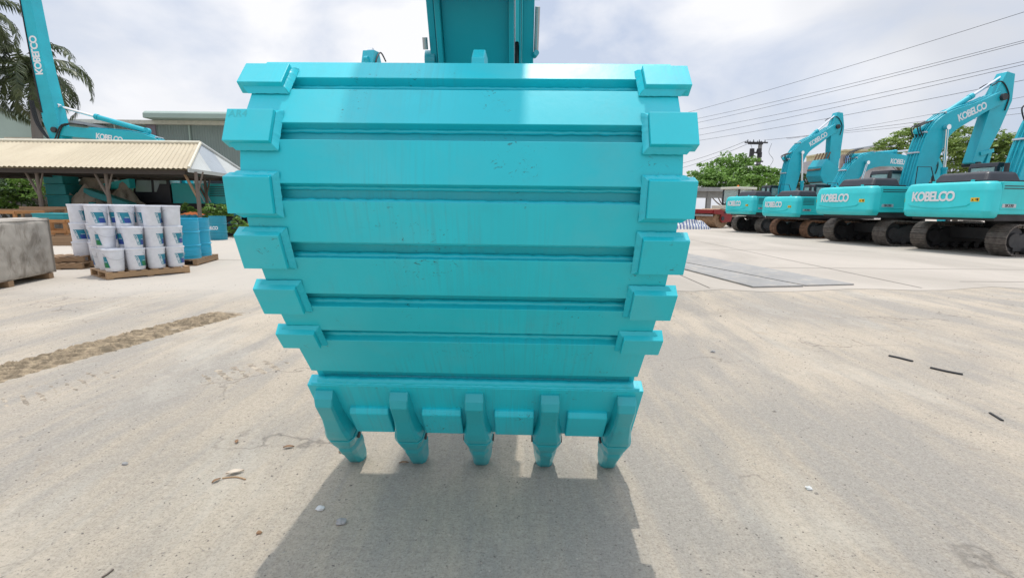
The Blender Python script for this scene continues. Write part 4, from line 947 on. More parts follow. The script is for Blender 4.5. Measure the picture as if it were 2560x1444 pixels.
# ------------------------------------------------------------------ stacked teal counterweight blocks and spare beam
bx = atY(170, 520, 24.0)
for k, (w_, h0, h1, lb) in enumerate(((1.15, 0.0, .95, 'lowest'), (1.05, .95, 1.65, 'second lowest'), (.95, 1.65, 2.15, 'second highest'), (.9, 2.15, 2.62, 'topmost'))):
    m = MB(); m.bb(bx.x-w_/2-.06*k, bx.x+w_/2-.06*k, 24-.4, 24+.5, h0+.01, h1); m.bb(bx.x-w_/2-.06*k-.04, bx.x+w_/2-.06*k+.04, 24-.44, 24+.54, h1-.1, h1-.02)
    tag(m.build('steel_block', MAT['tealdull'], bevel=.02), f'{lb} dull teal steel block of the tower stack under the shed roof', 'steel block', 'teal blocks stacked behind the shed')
p0, p1 = atY(222, 470, 23.6), atY(335, 508, 23.6); p2, p3 = atY(222, 486, 23.6), atY(325, 520, 23.6)
m = MB(); m.prism([(p0.x, p0.z), (p1.x, p1.z), (p3.x, p3.z), (p2.x+.3, p2.z-.1), (p2.x, p2.z+.1)], 23.3, 23.8)
for q in (p0.lerp(p1, .15), p0.lerp(p1, .5)): m.bb(q.x-.12, q.x+.12, 23.25, 23.85, 0, q.z-.55)
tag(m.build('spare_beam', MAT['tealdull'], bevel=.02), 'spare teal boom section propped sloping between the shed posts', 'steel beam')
p0, p1 = atY(245, 470, 24.6), atY(330, 452, 24.6); m = MB(); m.prism([(p0.x, p0.z-.12), (p1.x, p1.z-.35), (p1.x, p1.z+.1), (p0.x+.4, p0.z+.2)], 24.4, 24.8); m.bb(p1.x-.3, p1.x-.1, 24.45, 24.75, 0, p1.z-.3); m.bb(p0.x+.3, p0.x+.5, 24.45, 24.75, 0, p0.z-.1)
tag(m.build('spare_arm', MAT['teal'], bevel=.02), 'short teal spare arm lying above the sloping teal beam', 'steel arm')

# ------------------------------------------------------------------ pallets, pails, drums
def pallet(name, label, o, du, dv, nu, nv, mat, h=.13, group='wooden pallets on the yard', z0=0.004):
    """o corner, du,dv unit vectors, nu,nv lengths"""
    root = empty(name, (o.x, o.y, z0), math.atan2(du.y, du.x)); tag(root, label, 'pallet', group)
    sgn = 1 if du.x*dv.y-du.y*dv.x > 0 else -1
    for k in range(3):
        t = .045+(nv-.09)*k/2; m = MB(); m.bb(0, nu, sgn*(t-.04), sgn*(t+.04), .018, h-.02); m.build('stringer', mat, root, .004)
    n = max(6, int(nu/.15))
    for k in range(n):
        x = (nu-.095)*k/(n-1); m = MB(); m.bb(x, x+.095, 0, sgn*nv, h-.019, h+random.uniform(-.002, .002)); m.build('deck_board', mat, root, .003)
    for x in (0, nu/2-.05, nu-.1): m = MB(); m.bb(x, x+.1, 0, sgn*nv, 0, .017); m.build('bottom_board', mat, root, .003)
    return root
PH = .40; PITCHP = .392; PZ = 1.136
def pail_body():
    return [(0, 0), (.128, 0), (.132, .008), (.146, .285), (.149, .286), (.149, .296), (.147, .298), (.1475, .318), (.152, .319), (.152, .327)]
def make_pail(kind):
    root = empty('pail', (0, 0, 0))
    m = MB(); m.lathe(pail_body(), n=36); m.build('body', MAT['pail'], root, ang=30)
    m = MB(); m.lathe([(.1525, .322), (.158, .325), (.158, .350), (.154, .354), (.152, .345), (.138, .345), (.136, .338), (0, .338)], n=36); m.build('lid', MAT['pail'], root, ang=30)
    m = MB(); pts = []
    for i in range(17):
        a = math.pi*i/16; pts.append((.156*math.cos(a), .156*math.sin(a)+.002, .285-.10*math.sin(a)))
    m.path(pts, .0025, 5); m.build('handle', MAT['steel'], root)
    rad = lambda z: .132+(z-.008)/.277*.014+.0012
    def patch(a0, a1, z0, z1, sl, mat, nm, par, o=0.0):
        rows = []
        for j in range(5):
            z = z0+(z1-z0)*j/4; rows.append([((rad(z)+o)*math.cos(a0+(a1-a0)*i/10+sl*(j/4-.5)), (rad(z)+o)*math.sin(a0+(a1-a0)*i/10+sl*(j/4-.5)), z) for i in range(11)])
        m = MB(); m.grid(rows, True); return m.build(nm, mat, par)
    c1, c2 = {'blue': ('lab_teal', 'lab_blue'), 'green': ('lab_teal', 'lab_green')}[kind]
    lb = patch(-.62, .62, .06, .235, -.35, MAT[c1], 'label', root)
    patch(-.05, .62, .062, .14, -.18, MAT[c2], 'label_panel', lb, .0008)
    def fn(u, v, d):     # lettering runs up the pail
        z = .147+u; a = -.44-v/.14-.35*((z-.147)/.175); r_ = rad(z)+.0012+d*.3; return (r_*math.cos(a), r_*math.sin(a), z)
    text_mb('KOBELCO', .052, fn, .001, .001, .86, 0, .74).build('lettering', MAT['white'], lb)
    m = MB(); rows = [[((rad(z)+.0016)*math.cos(a), (rad(z)+.0016)*math.sin(a), z) for a in (.05, .2, .35, .5)] for z in (.150, .156)]; m.grid(rows); m.build('label_line', MAT['white'], lb)
    patch(2.3, 3.1, .10, .21, .1, MAT['pail'], 'back_label', root, .0004)
    return root
protos = {'blue': make_pail('blue'), 'green': make_pail('green')}; used = set()
def place_pail(kind, x, y, z, rz, label, group):
    p = protos[kind]
    if kind in used: o = copy_tree(p)
    else: o = p; used.add(kind)
    o.location = (x, y, z); o.scale = (1.05, 1.05, PZ); o.rotation_euler = (0, 0, rz); tag(o, label, 'pail', group); return o
cn = gp(268, 700); du = Vector((.60, .80, 0)); dv = Vector((-.80, .60, 0)); sp = .328; u0 = cn+du*.175+dv*.175
pal1 = pallet('pallet', 'orange wooden pallet under the nearer stack of white pails', cn, du, dv, sp*3+.35, sp*2+.35, MAT['wood'])
TN = ['bottom', 'middle', 'top']; HT = [[1, 2, 3, 3], [2, 3, 3, 3], [3, 3, 3, 3]]
CN = ['left corner', 'second from left', 'third from left', 'right corner']; RN = ['front row', 'middle row', 'back row']
tocam = lambda x, y: math.atan2(-y, -x)
faces = {(0, 0, 0): ('green', -1.25), (1, 0, 0): ('green', .72), (2, 0, 0): ('blue', 1.05), (3, 0, 0): ('blue', .75), (1, 0, 1): ('blue', .85), (2, 0, 1): ('blue', 1.05), (3, 0, 1): ('blue', .72), (3, 0, 2): ('blue', 2.6), (2, 0, 2): ('blue', 1.15), (0, 1, 1): ('green', -1.2), (1, 1, 2): ('blue', -.05), (0, 1, 0): ('green', 2), (0, 2, 2): ('blue', .1)}
for j in range(3):
    for i in range(4):
        for t in range(HT[j][i]):
            q = u0+du*(sp*i)+dv*(sp*j); k, a = faces.get((i, j, t), ('blue', random.uniform(-2.5, 2.5)))
            if j == 2 and t < 2 and i > 0: continue
            place_pail(k, q.x+random.uniform(-.004, .004), q.y, .137+PITCHP*t, tocam(q.x, q.y)+a, f'white pail, {TN[t]} tier, {CN[i]} of the {RN[j]} on the nearer pallet', 'white pails on the nearer pallet')
b0 = gp(209, 650, .137); db = Vector((.998, .06, 0)); dbv = Vector((-.06, .998, 0)); cb2 = b0-db*.22-dbv*.18
pallet('pallet', 'pallet under the left stack of white pails, behind the nearer stack', cb2, db, dbv, 1.35, .95, MAT['wood'])
faces2 = {(0, 0, 2): ('blue', .95), (1, 0, 2): ('blue', 1.3), (0, 0, 1): ('blue', .05), (0, 0, 0): ('blue', 1.9), (1, 0, 0): ('blue', 1.0), (1, 0, 1): ('blue', -1.6)}
for j in range(2):
    for i in range(4):
        for t in range(3):
            if j == 1 and t < 2: continue
            q = b0+db*(.328*i)+dbv*(.328*j); k, a = faces2.get((i, j, t), ('blue', random.uniform(-2.5, 2.5)))
            place_pail(k, q.x, q.y, .137+PITCHP*t, tocam(q.x, q.y)+a, f'white pail, {TN[t]} tier, {CN[i]} of the {RN[j]} on the farther left pallet', 'white pails on the farther pallet')
# oil drums
def make_drum(mat, text=None):
    root = empty('oil_drum', (0, 0, 0)); r = .286; prof = [(0, .012), (r-.012, .012), (r-.01, 0), (r+.006, 0), (r+.006, .016), (r, .02)]
    def ring(z, a, w_): 
        for k in range(7): t = k/6; prof.append((r+a*math.sin(math.pi*t), z-w_/2+w_*t))
    for z in (.07, .10, .13, .16, .19): ring(z, .008, .026)
    ring(.29, .02, .036); ring(.59, .02, .036)
    for z in (.67, .70, .73, .76, .79, .82): ring(z, .008, .026)
    prof.extend([(r, .86), (r+.006, .864), (r+.006, .88), (r-.008, .88), (r-.01, .865)]); m = MB(); m.lathe(prof, n=44); m.build('body', mat, root, ang=50)
    m = MB(); m.lathe([(r-.009, .866), (0, .866)], n=44); m.lathe([(.035, .866), (.035, .878), (0, .878)], (.17, 0, 0), 14); m.build('lid', mat, root)
    if text:
        def fn(u, v, d): a = u/.30; return ((r+.004+d*.3)*math.cos(a), (r+.004+d*.3)*math.sin(a), .44+v)
        text_mb(text, .17, fn, .002, .005, .86, 0, .84).build('lettering', MAT['white'], root)
    return root
dr = make_drum(MAT['drum']); drd = make_drum(MAT['drumd'], 'KOBELCO'); q1 = gp(467, 645, .14); q2 = gp(509, 635, .14); dd_ = (q2-q1).normalized(); 
q2 = q1+dd_*.60; dn = Vector((-dd_.y, dd_.x, 0))
pallet('pallet', 'worn pallet under the bright blue drums', q1-dd_*.33-dn*.33+Vector((0, 0, 0)), dd_, dn, 1.26, 1.26, MAT['wood_old'], .14)
for k, (q, lb) in enumerate(((q1, 'nearest bright blue steel drum, beside the white pails'), (q2, 'bright blue drum right of the nearest one on the same pallet'), (q1+dn*.6, 'bright blue drum behind the nearest one on the pallet'), (q2+dn*.6, 'bright blue drum at the back right of the pallet'))):
    o = dr if k == 0 else copy_tree(dr); o.location = (q.x, q.y, .144); o.rotation_euler = (0, 0, k*1.3); tag(o, lb, 'drum', 'bright blue drums on a pallet')
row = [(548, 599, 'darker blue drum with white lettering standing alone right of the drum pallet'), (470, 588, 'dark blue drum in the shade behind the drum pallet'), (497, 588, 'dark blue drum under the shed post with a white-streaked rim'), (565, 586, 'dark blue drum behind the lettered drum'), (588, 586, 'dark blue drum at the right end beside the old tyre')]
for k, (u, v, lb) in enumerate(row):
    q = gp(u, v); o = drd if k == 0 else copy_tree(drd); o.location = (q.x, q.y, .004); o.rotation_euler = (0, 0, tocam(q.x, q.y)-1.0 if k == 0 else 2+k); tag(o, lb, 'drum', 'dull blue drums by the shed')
# plants and orange tarp on the shaded drums
for (u, Y, r_, n_, lb) in ((525, 20.6, .55, 900, 'leafy plants growing on the drums right of the shed post'), (565, 20.8, .6, 1000, 'tall weeds above the drums nearest the big bucket'), (465, 20.9, .3, 350, 'small green plant left of the orange tarp')):
    q = atY(u, 520, Y); foliage([(q.x, Y, 1.10, r_, .32), (q.x+.3, Y, 1.0, r_*.6, .25)], n_, .13)
    root = empty('potted_plant', (q.x, Y, 0)); tag(root, lb, 'plant', 'plants along the shed')
    foliage([(0, 0, 1.08, r_, .34), (.3, 0, .95, r_*.6, .25), (-.2, 0, .7, r_*.5, .3)], n_, .13).build('foliage', LEAF, root)
    m = MB(); m.lathe([(0, 0), (.2, 0), (.25, .5), (.23, .5), (.2, .45), (0, .45)], n=20); m.build('pot', MAT['dark'], root)
rows = []; q = atY(480, 524, 20.0)
for i in range(9):
    rows.append([(q.x-.42+.84*k/12, 20-.25+.5*i/8, .90+.10*math.sin(math.pi*k/12)*math.sin(math.pi*i/8)+.02*math.sin(k*2.1+i)) for k in range(13)])
m = MB(); m.grid(rows); m.grid([[(a, b, c-.012) for a, b, c in r_] for r_ in rows], True, True); tag(m.build('tarp', simple('orange_tarp', (.75, .22, .07), .6)), 'faded orange tarp lying over the shaded drums', 'tarp')
# old tyre
q = gp(584, 590); m = MB(); prof = []
for k in range(25):
    a = 2*math.pi*k/24; prof.append((.33+.11*math.cos(a)*(1 if math.cos(a) > 0 else 1.1), .12*math.sin(a)))
m.lathe(prof, (0, 0, 0), 32, 'y')
for v_ in range(len(m.v)): x, y, z = m.v[v_]; m.v[v_] = (x, y, z)
ty = m.build('tyre', MAT['tyre'], ang=180); ty.location = (q.x, q.y, .43); ty.rotation_euler = (R(-12), 0, R(38)); tag(ty, 'old black tyre standing against the drums', 'tyre')
bush('small bush behind the old tyre', 600, 562, 20.2, .5, .45, 500, LEAF, .14)
# wooden crates and pallets under the shed
def crate(label, u, v, w_, d_, h_, mat, rz=0.0, zb=0.0, nsl=3):
    q = gp(u, v); root = empty('wooden_crate', (q.x, q.y, zb), rz); tag(root, label, 'crate', 'wooden crates by the shed')
    for (sx, sy) in ((-1, -1), (1, -1), (-1, 1), (1, 1)): m = MB(); m.box((sx*w_/2, sy*d_/2, h_/2), (.08, .08, h_)); m.build('corner_post', mat, root, .004)
    for k in range(nsl):
        z = .05+(h_-.1)*k/(nsl-1); m = MB()
        for sy in (-1, 1): m.box((0, sy*(d_/2+.052), z), (w_+.1, .02, .09))
        for sx in (-1, 1): m.box((sx*(w_/2+.052), 0, z), (.02, d_+.06, .09))
        m.build('slat', mat, root, .003)
    m = MB(); m.box((0, 0, .03), (w_-.1, d_-.1, .03)); m.build('floor_board', mat, root)
    return root
crate('orange slatted crate between concrete block and left pail stack, standing on the yard', 152, 606, 1.25, 1.0, .78, MAT['wood_org'], .05)
q = gp(152, 606); m = MB(); m.box((q.x+.05, q.y, .86), (1.0, .8, .16)); m.box((q.x+.05, q.y, .955), (1.04, .84, .03)); tag(m.build('steel_case', MAT['tealdull'], bevel=.01), 'flat teal case on top of the orange crate', 'case')
crate('dark brown crate under the shed behind the orange crate', 150, 590, 1.7, 1.0, 1.15, MAT['wood_old'], 0)
crate('long brown crate under the shed, behind the concrete block', 80, 592, 1.9, 1.0, 1.05, MAT['wood_old'], 0.03)
crate('bright orange frame crate above the concrete block at left edge', 20, 600, 1.7, 1.0, 1.02, MAT['wood_org'], .02, 0, 2)
q = gp(20, 600); m = MB(); m.box((q.x-.35, q.y-.3, .93), (.4, .3, .16), Matrix.Rotation(.3, 3, 'Z')); tag(m.build('sack', MAT['pail'], bevel=.04), 'white sack lying in the orange frame crate', 'sack')
crate('low wooden frame crate standing right of the concrete block in shade', 158, 612, .9, .6, .30, MAT['wood_old'], .2)
for k in range(2):
    q = gp(150, 676-1*k); pallet('pallet', ['small pallet lying right of the concrete block, lower of two', 'small broken pallet on top of another right of the concrete block'][k], q+Vector((-.55, 0, 0)), Vector((math.cos(.25+.1*k), math.sin(.25+.1*k), 0)), Vector((-math.sin(.25+.1*k), math.cos(.25+.1*k), 0)), .85, .7, MAT['wood_old'], .12, z0=.004+.125*k)
# concrete block
c0 = gp(146, 692); c1 = gp(-20, 728); dx = (c1-c0); dx.z = 0; dx.normalize(); dy = Vector((dx.y, -dx.x, 0)) if Vector((dx.y, -dx.x, 0)).x < 0 else Vector((-dx.y, dx.x, 0))
BL, BW, BH, BZ = 2.4, 1.3, .98, .10
root = empty('concrete_block', (c0.x, c0.y, 0)); tag(root, 'large rough concrete block on timber skids at the left edge', 'concrete block')
m = MB()
def face(o, a, b, la, lb_, na, nb_, nrm):
    rows = []
    for i in range(nb_+1):
        rows.append([])
        for k in range(na+1):
            p = o+a*(la*k/na)+b*(lb_*i/nb_); w_ = o+a*(la*k/na)+b*(lb_*i/nb_)
            n_ = NS.fractal(Vector((w_.x*1.6, w_.y*1.6, w_.z*1.6)), 1.0, 2.0, 5)*.03+NS.noise(Vector((w_.x*9, w_.y*9, w_.z*9)))*.006
            e = min(k/na, 1-k/na, i/nb_, 1-i/nb_); fall = min(1, e*14)
            rows[-1].append(p+nrm*(n_*fall)-nrm*(.03*(1-fall)))
    m.grid(rows, True)
up_ = Vector((0, 0, 1)); o0 = Vector((0, 0, BZ))
face(o0, dx, up_, BL, BH, 60, 30, -dy); face(o0+dy*BW, dx, up_, BL, BH, 40, 20, dy); face(o0, dy, up_, BW, BH, 34, 30, -dx); face(o0+dx*BL, dy, up_, BW, BH, 20, 20, dx); face(o0+up_*BH, dx, dy, BL, BW, 60, 34, up_); face(o0, dx, dy, BL, BW, 10, 10, -up_)
m.build('body', MAT['concrete'], root, ang=60)
for t in (.12, 1.1, 2.1):
    q = dx*t; m = MB(); m.hexa([q-dy*.0+Vector((0, 0, .005)), q+dx*.12+Vector((0, 0, .005)), q+dx*.12+dy*BW+Vector((0, 0, .005)), q+dy*BW+Vector((0, 0, .005))], [q+up_*BZ, q+dx*.12+up_*BZ, q+dx*.12+dy*BW+up_*BZ, q+dy*BW+up_*BZ]); m.build('timber_skid', MAT['wood_old'], root)
# ------------------------------------------------------------------ red roller
q = gp(1778, 569); rol = empty('road_roller', (q.x, q.y, .004), R(-154)); tag(rol, 'red and cream road roller with rusty steel drum, parked at the end of the row', 'road roller')
m = MB(); m.lathe([(0, -.80), (.5, -.80), (.62, -.82), (.68, -.82), (.68, .82), (.62, .82), (.5, .80), (0, .80)], (0, 0, .68), 44, 'y'); m.build('roller_drum', MAT['drumsteel'], rol, ang=30)
for sy in (-1, 1):
    m = MB(); m.prism([(-.55, 1.05), (-1.2, 1.55), (-1.5, 1.55), (-1.5, 1.15), (-1.0, .95), (-.85, .45), (.0, .38), (.2, .6), (.15, .95), (.85, 1.0), (.9, 1.3), (.2, 1.3)], sy*.90-.04, sy*.90+.04); s_ = m.build('side_frame', MAT['red'], rol, .01)
    m = MB(); m.tube((0, sy*.9-.08, .68), (0, sy*.9+.08, .68), .15, n=16); m.tube((-.2, sy*.9-.07, 1.1), (-.2, sy*.9+.07, 1.1), .09, n=14); m.build('hub', MAT['black'], s_)
m = MB(); m.bb(.78, .92, -.86, .86, 1.02, 1.28); m.bb(-1.5, -1.3, -.86, .86, 1.2, 1.5); m.bb(.2, .78, -.86, .86, 1.22, 1.28); m.build('front_frame', MAT['red'], rol, .01)
m = MB(); m.bb(.80, .88, -.8, .8, .82, .95); m.build('scraper_bar', MAT['steel'], rol, .01)
m = MB(); m.bb(-.9, -.35, -.45, .45, 1.3, 1.6); m.build('tank', MAT['cream'], rol, .03)
m = MB(); m.prism([(-1.6, .75), (-4.6, .75), (-4.6, 1.75), (-3.2, 1.95), (-2.6, 1.55), (-1.6, 1.45)], -.75, .75); m.build('engine_body', MAT['cream'], rol, .05)
for sy in (-1, 1):
    m = MB(); m.lathe([(0, -.22), (.35, -.22), (.42, -.25), (.72, -.22), (.76, -.15), (.76, .15), (.72, .22), (.42, .25), (.35, .22), (0, .22)], (-3.3, sy*1.0, .76), 32, 'y'); m.build('tyre', MAT['tyre'], rol)
m = MB()
for (x, y) in ((-1.75, -.68), (-1.75, .68), (-3.15, -.68), (-3.15, .68)): m.bb(x-.05, x+.05, y-.05, y+.05, 1.45, 2.75)
m.bb(-3.15, -1.75, -.72, .72, 1.4, 1.75); cbn = m.build('cab', MAT['black'], rol, .01)
m = MB(); m.bb(-3.4, -1.55, -.85, .85, 2.75, 2.92); m.build('cab_roof', MAT['cream'], cbn, .04)
m = MB(); m.bb(-1.74, -1.73, -.62, .62, 1.8, 2.7); m.bb(-3.09, -1.81, -.665, -.655, 1.8, 2.7); m.bb(-3.09, -1.81, .655, .665, 1.8, 2.7); m.build('cab_window', MAT['clear'], cbn)
m = MB(); m.lathe([(.0, 3.12), (.07, 3.10), (.08, 2.93), (0, 2.93)][::-1], (-3.0, -.5, 0), 14); m.build('beacon', MAT['orange'], cbn)
# striped tarp heap behind the bucket's right edge
def mk_stripe():
    m = M_('striped_tarp'); wv = m.n('ShaderNodeTexWave'); wv.inputs['Scale'].default_value = 1.6; wv.inputs['Distortion'].default_value = 1.2; m.l(m.tc.outputs['Object'], wv.inputs['Vector'])
    m.col(m.ramp(wv.outputs['Fac'], .55, .62, (.62, .62, .60), (.10, .14, .30))); m.rough(.6); return m.m
heap('tarp_heap', 'low heap covered by a blue and white striped tarp left of the roller', 'tarp', 1716, 560, 33.5, 1.6, .9, .62, mk_stripe(), 5.0, .3)
# unfinished concrete pavilion
Y = 43; a = atY(1640, 470, Y); b = atY(1842, 470, Y); root = empty('concrete_pavilion', (a.x, Y, 0)); tag(root, 'flat-roofed open grey concrete pavilion below the bright tree', 'building')
W = b.x-a.x; z1 = atY(1780, 469, Y).z; z2 = atY(1780, 479, Y).z; z3 = atY(1780, 495, Y).z
m = MB(); m.bb(-.3, W+.3, -.6, 6, z2, z1); m.build('roof', MAT['concrete2'], root, .02)
m = MB(); m.bb(0, W, 0, .25, z3, z2-.003); m.build('beam', MAT['concrete2'], root)
for k in range(4): m = MB(); x = W*k/3; m.bb(x-.18, x+.18, -.06, .3, 0, z2-.003); m.build('column', MAT['concrete2'], root, .01)
m = MB(); m.bb(0, W, 3, 3.2, 0, 1.0); m.bb(0, W*.25, 3, 3.2, 1.0, z2-.003); m.bb(W*.45, W*.6, 3, 3.2, 1.0, z2-.003); m.build('rear_wall', MAT['dark'], root)
# apartment building
Y = 84; a = atY(2098, 450, Y); b = atY(2262, 450, Y); root = empty('apartment_building', (a.x, Y, 0)); tag(root, 'grey apartment building with blue windows and yellow top storey beyond the excavators', 'building'); W = b.x-a.x
Z = lambda v: atY(2180, v, Y).z
grey = simple('grey_render', (.40, .39, .40), .8); yel = simple('yellow_render', (.60, .54, .34), .8); bluew = simple('blue_window_glass', (.16, .32, .60), .15); brick = simple('brown_render', (.30, .24, .21), .8)
m = MB(); m.bb(0, W, 0, 14, 0, Z(392)); m.build('wall', grey, root)
m = MB(); m.bb(-.2, W*.30, -.5, -.004, 0, Z(388)); m.build('bay', brick, root)
for (u0_, u1_, v0_, v1_) in ((2105, 2129, 391, 408), (2102, 2126, 411, 428), (2105, 2126, 431, 446)):
    x0, x1 = atY(u0_, 400, Y).x-a.x, atY(u1_, 400, Y).x-a.x; m = MB(); m.bb(x0, x1, -.60, -.504, Z(v1_), Z(v0_)); wd = m.build('window', bluew, root)
    m = MB(); 
    for t in (0, .5, 1): m.bb(x0+(x1-x0)*t-.05, x0+(x1-x0)*t+.05, -.66, -.603, Z(v1_), Z(v0_))
    m.bb(x0, x1, -.665, -.606, (Z(v0_)+Z(v1_))/2-.04, (Z(v0_)+Z(v1_))/2+.04); m.build('frame', brick, wd)
m = MB(); m.bb(W*.36, W*.72, -.8, -.004, Z(415), Z(396)); m.build('awning_wall', MAT['dark'], root)
m = MB(); m.bb(W*.10, W*.56, 1, 12, Z(391.9), Z(377)); m.build('top_storey', yel, root); m = MB(); m.bb(W*.07, W*.60, .6, 12.4, Z(376.8), Z(373)); m.build('roof', yel, root)
m = MB(); m.bb(W*.38, W*.46, .9, .996, Z(388), Z(380)); m.build('window', MAT['black'], root)
m = MB(); m.bb(W*.60, W*1.0, 2, 12, Z(391.9), Z(362)); m.build('stair_tower', grey, root); m = MB(); m.bb(W*.66, W*.95, 3, 10, Z(361.9), Z(357)); m.build('tower_roof', MAT['greytin'], root)
# ------------------------------------------------------------------ utility pole and wires
Y = 62; p = atY(1884, 540, Y); t = atY(1884, 354, Y); root = empty('utility_pole', (p.x, Y, 0)); tag(root, 'grey utility pole with crossarms and insulators behind the trees', 'utility pole')
m = MB(); m.path([(0, 0, 0), (0, 0, t.z)], [.32, .22], 10); m.build('pole', MAT['concrete2'], root)
for (v, w0, w1) in ((357, 1860, 1917), (360, 1868, 1905), (382, 1872, 1900), (404, 1866, 1905), (413, 1868, 1902)):
    z = atY(1884, v, Y).z; x0 = atY(w0, v, Y).x-p.x; x1 = atY(w1, v, Y).x-p.x; m = MB(); m.bb(x0, x1, -.3, -.15, z-.08, z+.08); ca = m.build('crossarm', MAT['dark'], root)
    for k in range(4): x = x0+(x1-x0)*(k+.5)/4; m = MB(); m.tube((x, -.22, z+.08), (x, -.22, z+.35), .07, .04, 8); m.build('insulator', MAT['dark'], ca)
for (u, v) in ((1875, 378), (1893, 378), (1874, 386), (1894, 387)): q = atY(u, v, Y); m = MB(); m.tube((q.x-p.x, -.5, q.z-.35), (q.x-p.x, -.5, q.z+.25), .28, .26, 12); m.build('transformer', MAT['dark'], root)
for (s_) in (-1, 1):
    m = MB(); m.path(smooth_pts([Vector((s_*1.3, -.2, t.z-.2)), Vector((s_*1.0, -.3, t.z-1.3)), Vector((s_*1.6, -.3, t.z-2.2)), Vector((s_*.9, -.3, t.z-3.4))], 6), .02, 5); m.build('jumper_wire', MAT['rubber'], root)
wires = [((1742, 277), (2560, 35)), ((1745, 298), (2560, 106)), ((1747, 308), (2560, 111)), ((1747, 325), (2560, 158)), ((1748, 340), (2560, 166)), ((1748, 353), (2560, 205))]
WNM = ['topmost', 'second from the top', 'third from the top', 'fourth from the top', 'fifth from the top', 'sixth from the top']
def wire(a, b, ya, yb, label, rad=.016, sag=.5, ext=.55, ext2=.5):
    A_ = atY(*a, ya); B_ = atY(*b, yb); d = B_-A_; A2 = A_-d*ext; B2 = B_+d*ext2; m = MB(); n = 28; pts = []
    for i in range(n+1):
        t = i/n; pts.append(A2.lerp(B2, t)+Vector((0, 0, -sag*4*(t-t*t)+sag*.9))); 
    m.path(pts, rad, 5); tag(m.build('power_line', MAT['rubber']), label, 'power line', 'overhead power lines')
for k, (a, b) in enumerate(wires): wire(a, b, 44, 24, f'{WNM[k]} of the six overhead wires crossing to the upper right', .011)
wire((1915, 356), (2560, 268), 62, 45, 'wire running right from the pole top behind the tall booms', .018, .3, 0)
wire((1868, 357), (1725, 403), 62, 75, 'upper wire running down left from the pole top', .022, .3, 0)
wire((1868, 366), (1722, 415), 62, 75, 'lower wire running down left from the pole', .022, .3, 0)
wire((2112, 325), (2560, 243), 60, 42, 'upper faint far wire right of the second boom', .014, .2)
wire((2112, 333), (2560, 284), 60, 42, 'lower faint far wire right of the second boom', .014, .2)
# ------------------------------------------------------------------ steel road plates and litter
plm = mk_conc('dusty_steel_plate', (.34, .33, .315), (.44, .40, .34))
for k, (qd, lb) in enumerate((([(1640, 621), (2135, 713), (2013, 716), (1640, 643)], 'farther grey steel road plate on the concrete, pointing right'), ([(1640, 645), (2008, 717.5), (1882, 720), (1640, 656)], 'nearer dusty steel road plate with dark edge'))):
    ps = [gp(*q) for q in qd]; m = MB(); m.hexa([(p.x, p.y, .006) for p in ps][::-1], [(p.x, p.y, .030+.004*k) for p in ps][::-1]); tag(m.build('steel_plate', plm, bevel=.003), lb, 'steel plate', 'steel plates on the ground')
def strip_(name, label, cat, uv, wd, th, mat, lift=.0):
    pts = [gp(*q) for q in uv]; pts = smooth_pts([Vector(p) for p in pts], 4); m = MB(); m.path([(p.x, p.y, th+lift+.004) for p in pts], wd, 5)
    for i, v in enumerate(m.v): m.v[i] = (v[0], v[1], max(.001, (v[2]-th-.004)*th/wd+th))
    return tag(m.build(name, mat), label, cat)
strip_('rubber_strip', 'left of two dark rubber strips on the right asphalt', 'strip', [(2222, 890), (2250, 896), (2281, 904)], .018, .008, MAT['rubber'])
strip_('rubber_strip', 'longer dark rubber strip, right of the other strip', 'strip', [(2326, 920), (2365, 929), (2407, 937)], .018, .008, MAT['rubber'])
strip_('rubber_strip', 'curled dark strip at the right edge of the asphalt', 'strip', [(2475, 1033), (2490, 1042), (2506, 1052)], .011, .006, MAT['rubber'])
strip_('twig', 'thin dark twig at the bottom left of the asphalt', 'twig', [(255, 1444), (268, 1436), (283, 1424)], .004, .004, MAT['wood_dark'])
strip_('twig', 'pale dry stalk left of the bucket shadow', 'twig', [(556, 1196), (590, 1193), (614, 1199)], .004, .004, MAT['wood'])
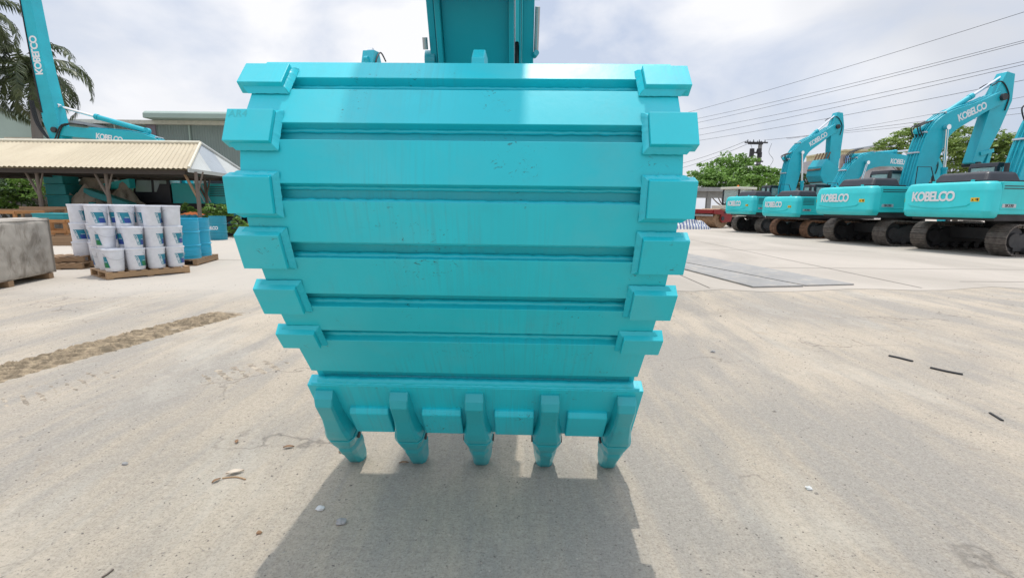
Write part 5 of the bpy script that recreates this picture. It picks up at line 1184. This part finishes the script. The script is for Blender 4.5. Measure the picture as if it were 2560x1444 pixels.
def leaf(label, u, v, s_, mat, rz, cat='leaf', name='dry_leaf'):
    q = gp(u, v); m = MB(); rows = []
    for i in range(7):
        t = i/6; w_ = math.sin(math.pi*min(1, t*.95+.04))*.42; rows.append([((t-.5)*s_, (k/4-.5)*w_*s_, s_*(.06+.10*abs(k/4-.5)*2+.05*math.sin(t*4))) for k in range(5)])
    m.grid(rows); o = m.build(name, mat, ang=180); o.location = (q.x, q.y, .002); o.rotation_euler = (0, 0, rz); return tag(o, label, cat, 'dry leaves and paper scraps')
brn = simple('dry_leaf_brown', (.26, .15, .08), .8); plf = simple('pale_paper', (.66, .56, .45), .8)
leaf('crumpled pale paper scrap left of the bucket shadow', 588, 1183, .085, plf, .5, 'paper scrap', 'paper_scrap'); leaf('small brown leaf beside the pale paper scrap', 541, 1203, .05, brn, 1.2)
leaf('brown leaf on the asphalt left of the leftmost tooth', 722, 1119, .06, brn, .3); leaf('dark brown leaf farther left of the leftmost tooth', 592, 1105, .05, brn, 2.0)
leaf('brown leaf just behind the second tooth tip', 1010, 1158, .05, brn, .2); leaf('tan scrap under the leftmost tooth', 858, 1128, .06, brn, 1.0)
def stone(label, u, v, r_, mat, sd):
    q = gp(u, v); rows = []
    for i in range(9):
        ph = math.pi*i/8; rows.append([])
        for k in range(15):
            th = 2*math.pi*k/14; d = Vector((math.sin(ph)*math.cos(th), math.sin(ph)*math.sin(th), math.cos(ph))); rr = r_*(1+.45*NS.noise(d*1.4+Vector((sd, 0, 0)))); rows[-1].append((d.x*rr*1.2, d.y*rr, d.z*rr*.6))
    m = MB(); m.grid(rows, False, True); o = m.build('stone', mat); o.location = (q.x, q.y, r_*.45); tag(o, label, 'stone', 'stones on the asphalt')
sg = simple('grey_stone', (.33, .32, .31), .9, bump=.5); sw = simple('white_stone', (.62, .62, .60), .9, bump=.5)
stone('grey stone lying in the bucket shadow', 852, 1307, .019, sg, 1); stone('flat whitish chip in the bucket shadow, left', 800, 1273, .016, sw, 4); stone('small dark stone left, on bare asphalt', 313, 1160, .013, sg, 7)
stone('small brown stone near the left foreground leaf', 648, 1332, .010, brn, 9); stone('pebble on the asphalt right of the shadow', 2022, 1222, .014, sw, 3); stone('dark pebble right of the rightmost tooth', 1782, 880, .020, sg, 5)
